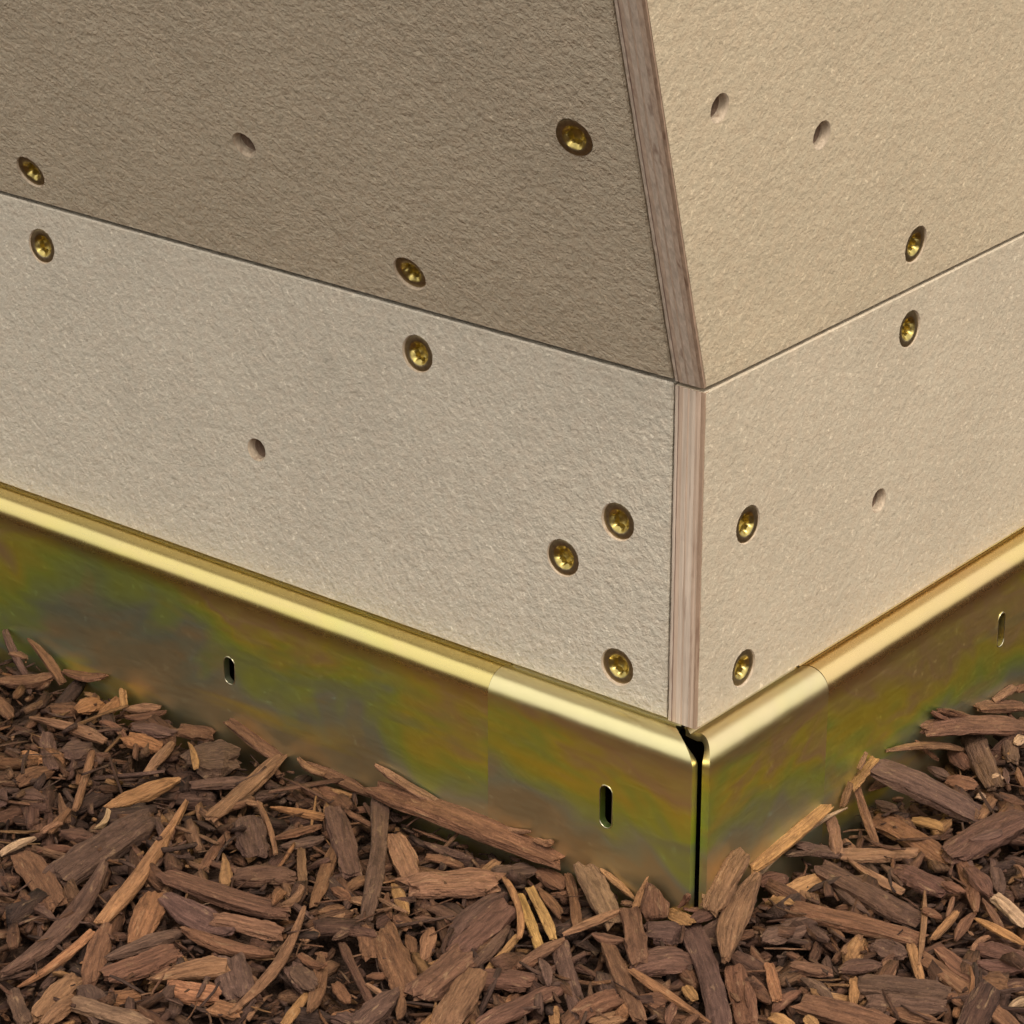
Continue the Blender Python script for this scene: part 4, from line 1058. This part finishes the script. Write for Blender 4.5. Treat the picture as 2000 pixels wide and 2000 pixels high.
for i, ln in enumerate(CHIPS.strip().split('\n')):
    a, label = ln.split('|')
    f = a.split()
    kind, colr = f[0], f[1]
    x, y, z, yaw, pit, roll, L, W, T = [float(q) for q in f[2:]]
    rr = random.Random(900 + i)
    k = rr.uniform(.86, 1.14)
    tint = TINT[colr] * ALB * k * np.array([1, rr.uniform(.96, 1.04), rr.uniform(.92, 1.08)])
    me = chip_mesh(kind, L / 1000, W / 1000, T / 1000, tint, 500 + i)
    o = link('wood_chip', me)
    o.matrix_world = (Matrix.Translation((x / 1000, y / 1000, z / 1000)) @ Matrix.Rotation(math.radians(yaw), 4, 'Z')
                      @ Matrix.Rotation(math.radians(-pit), 4, 'Y') @ Matrix.Rotation(math.radians(roll), 4, 'X'))
    tag(o, label, 'wood chip', 'loose wood chips of the mulch in front of the box')

# everything smaller or out of the picture: one heap of small bits
def litter():
    P = []
    def scatter(n, xr, yr, Lr, zlo, zhi, tilt, hole=None, thin=1.0):
        x = nrng.uniform(*xr, n); y = nrng.uniform(*yr, n)
        L = np.exp(nrng.normal(math.log(Lr[0]), Lr[1], n)).clip(.002, .04)
        W = L * nrng.uniform(.16, .5, n) * thin; W = np.minimum(W, .007)
        T = W * nrng.uniform(.3, .75, n)
        yaw = nrng.uniform(0, math.pi, n); pit = nrng.normal(0, tilt, n); rol = nrng.uniform(-.7, .7, n)
        P3 = np.stack([x, y], 1)
        dl_ = P3 @ np.array(NL.xy) - .0078
        dr_ = (P3 - np.array(PR.xy)) @ np.array(NR.xy) - .0078
        clear = np.maximum(dl_, dr_)
        reach = L * .5
        keep = clear > .001 + reach * .6
        if hole: keep &= ~((x > hole[0]) & (x < hole[1]) & (y > hole[2]) & (y < hole[3]))
        z = nrng.uniform(zlo, zhi, n) + .0012 * np.exp(-np.maximum(clear, 0) / .012) + .0015 * np.sin(x * 60) * np.cos(y * 75 + 1)
        P.append(np.stack([x, y, z, yaw, pit, rol, L, W, T], 1)[keep])
    scatter(16000, (-.30, .20), (-.15, .20), (.0048, .50), GROUND - .0062, GROUND - .0004, .28)
    scatter(1800, (-.30, .20), (-.15, .20), (.0030, .40), GROUND - .001, GROUND + .0012, .35)
    scatter(1300, (-.30, .20), (-.15, .20), (.0095, .30), GROUND - .0035, GROUND + .0004, .16)
    scatter(1500, (-.30, .20), (-.15, .20), (.0105, .35), GROUND - .001, GROUND + .0022, .22, None, .24)
    scatter(20000, (-.60, .55), (-.50, .50), (.0080, .45), GROUND - .0070, GROUND, .28, (-.29, .19, -.14, .19))
    scatter(4500, (-.60, .55), (-.50, .50), (.0150, .35), GROUND - .0035, GROUND + .002, .16, (-.27, .17, -.12, .17))
    scatter(26000, (-1.5, 1.5), (-1.6, 1.2), (.022, .35), GROUND - .009, GROUND + .002, .2, (-.55, .50, -.45, .45))
    D = np.concatenate(P)
    n = len(D)
    ts = np.array([-.5, -.22, .2, .5]); ws = np.stack([nrng.uniform(.25, .9, n), nrng.uniform(.8, 1.1, n), nrng.uniform(.8, 1.1, n), nrng.uniform(.25, .9, n)], 1)
    sec = np.array([(-1, -1), (1, -1), (1, 1), (-1, 1)]) * .5
    V = np.zeros((n, 4, 4, 3))
    bend = nrng.normal(0, .07, n)
    for i in range(4):
        for j in range(4):
            V[:, i, j, 0] = ts[i] * D[:, 6] + nrng.normal(0, .16, n) * D[:, 7]
            V[:, i, j, 1] = sec[j, 0] * D[:, 7] * ws[:, i] * nrng.uniform(.8, 1.15, n) + bend * D[:, 6] * (4 * ts[i] ** 2)
            V[:, i, j, 2] = sec[j, 1] * D[:, 8] * (.6 + .4 * ws[:, i]) * nrng.uniform(.7, 1.2, n)
    G = V.copy(); so = nrng.uniform(0, 90, n)
    G += (so[:, None] * np.array([1, .37, .11]))[:, None, None, :]
    cy, sy, cp, sp, cr, sr = [f(D[:, k])[:, None, None] for k in (3, 4, 5) for f in (np.cos, np.sin)]
    X, Y, Z = V[..., 0], V[..., 1], V[..., 2]
    Y, Z = Y * cr - Z * sr, Y * sr + Z * cr
    X, Z = X * cp + Z * sp, -X * sp + Z * cp
    X, Y = X * cy - Y * sy, X * sy + Y * cy
    V = np.stack([X + D[:, 0, None, None], Y + D[:, 1, None, None], Z + D[:, 2, None, None]], -1).reshape(-1, 3)
    q = []
    for i in range(3):
        for j in range(4):
            k = (j + 1) % 4
            q.append((i * 4 + j, (i + 1) * 4 + j, (i + 1) * 4 + k, i * 4 + k))
    q += [(0, 1, 2, 3), (15, 14, 13, 12)]
    F = (np.array(q)[None] + (np.arange(n) * 16)[:, None, None]).reshape(-1, 4)
    keys = ['dg', 'pb', 'mb', 'rb', 'lb', 'tn', 'ot', 'dr']
    pr = np.array([.20, .10, .25, .15, .10, .05, .04, .11])
    tn = np.array([TINT[k] for k in keys])[nrng.choice(len(keys), n, p=pr)] * ALB * nrng.uniform(.40, .95, (n, 1))  # darker range than the chips: shade of the crevices put into the tint
    C = np.repeat(np.concatenate([tn, np.ones((n, 1))], 1), 16, 0)
    me = bpy.data.meshes.new('mulch_litter')
    me.vertices.add(len(V)); me.vertices.foreach_set('co', V.ravel())
    me.loops.add(F.size); me.loops.foreach_set('vertex_index', F.ravel().astype(np.int32))
    me.polygons.add(len(F)); me.polygons.foreach_set('loop_start', (np.arange(len(F)) * 4).astype(np.int32))
    me.update(calc_edges=True); me.validate()
    ga = me.attributes.new('grain', 'FLOAT_VECTOR', 'POINT'); ga.data.foreach_set('vector', G.reshape(-1, 3).ravel())
    ta = me.attributes.new('tint', 'FLOAT_COLOR', 'POINT'); ta.data.foreach_set('color', C.ravel())
    me.materials.append(MAT_CHIP)
    tag(link('mulch_litter', me), 'small brown wood bits and fibres filling the ground between the larger chips', 'mulch', kind='stuff')
litter()
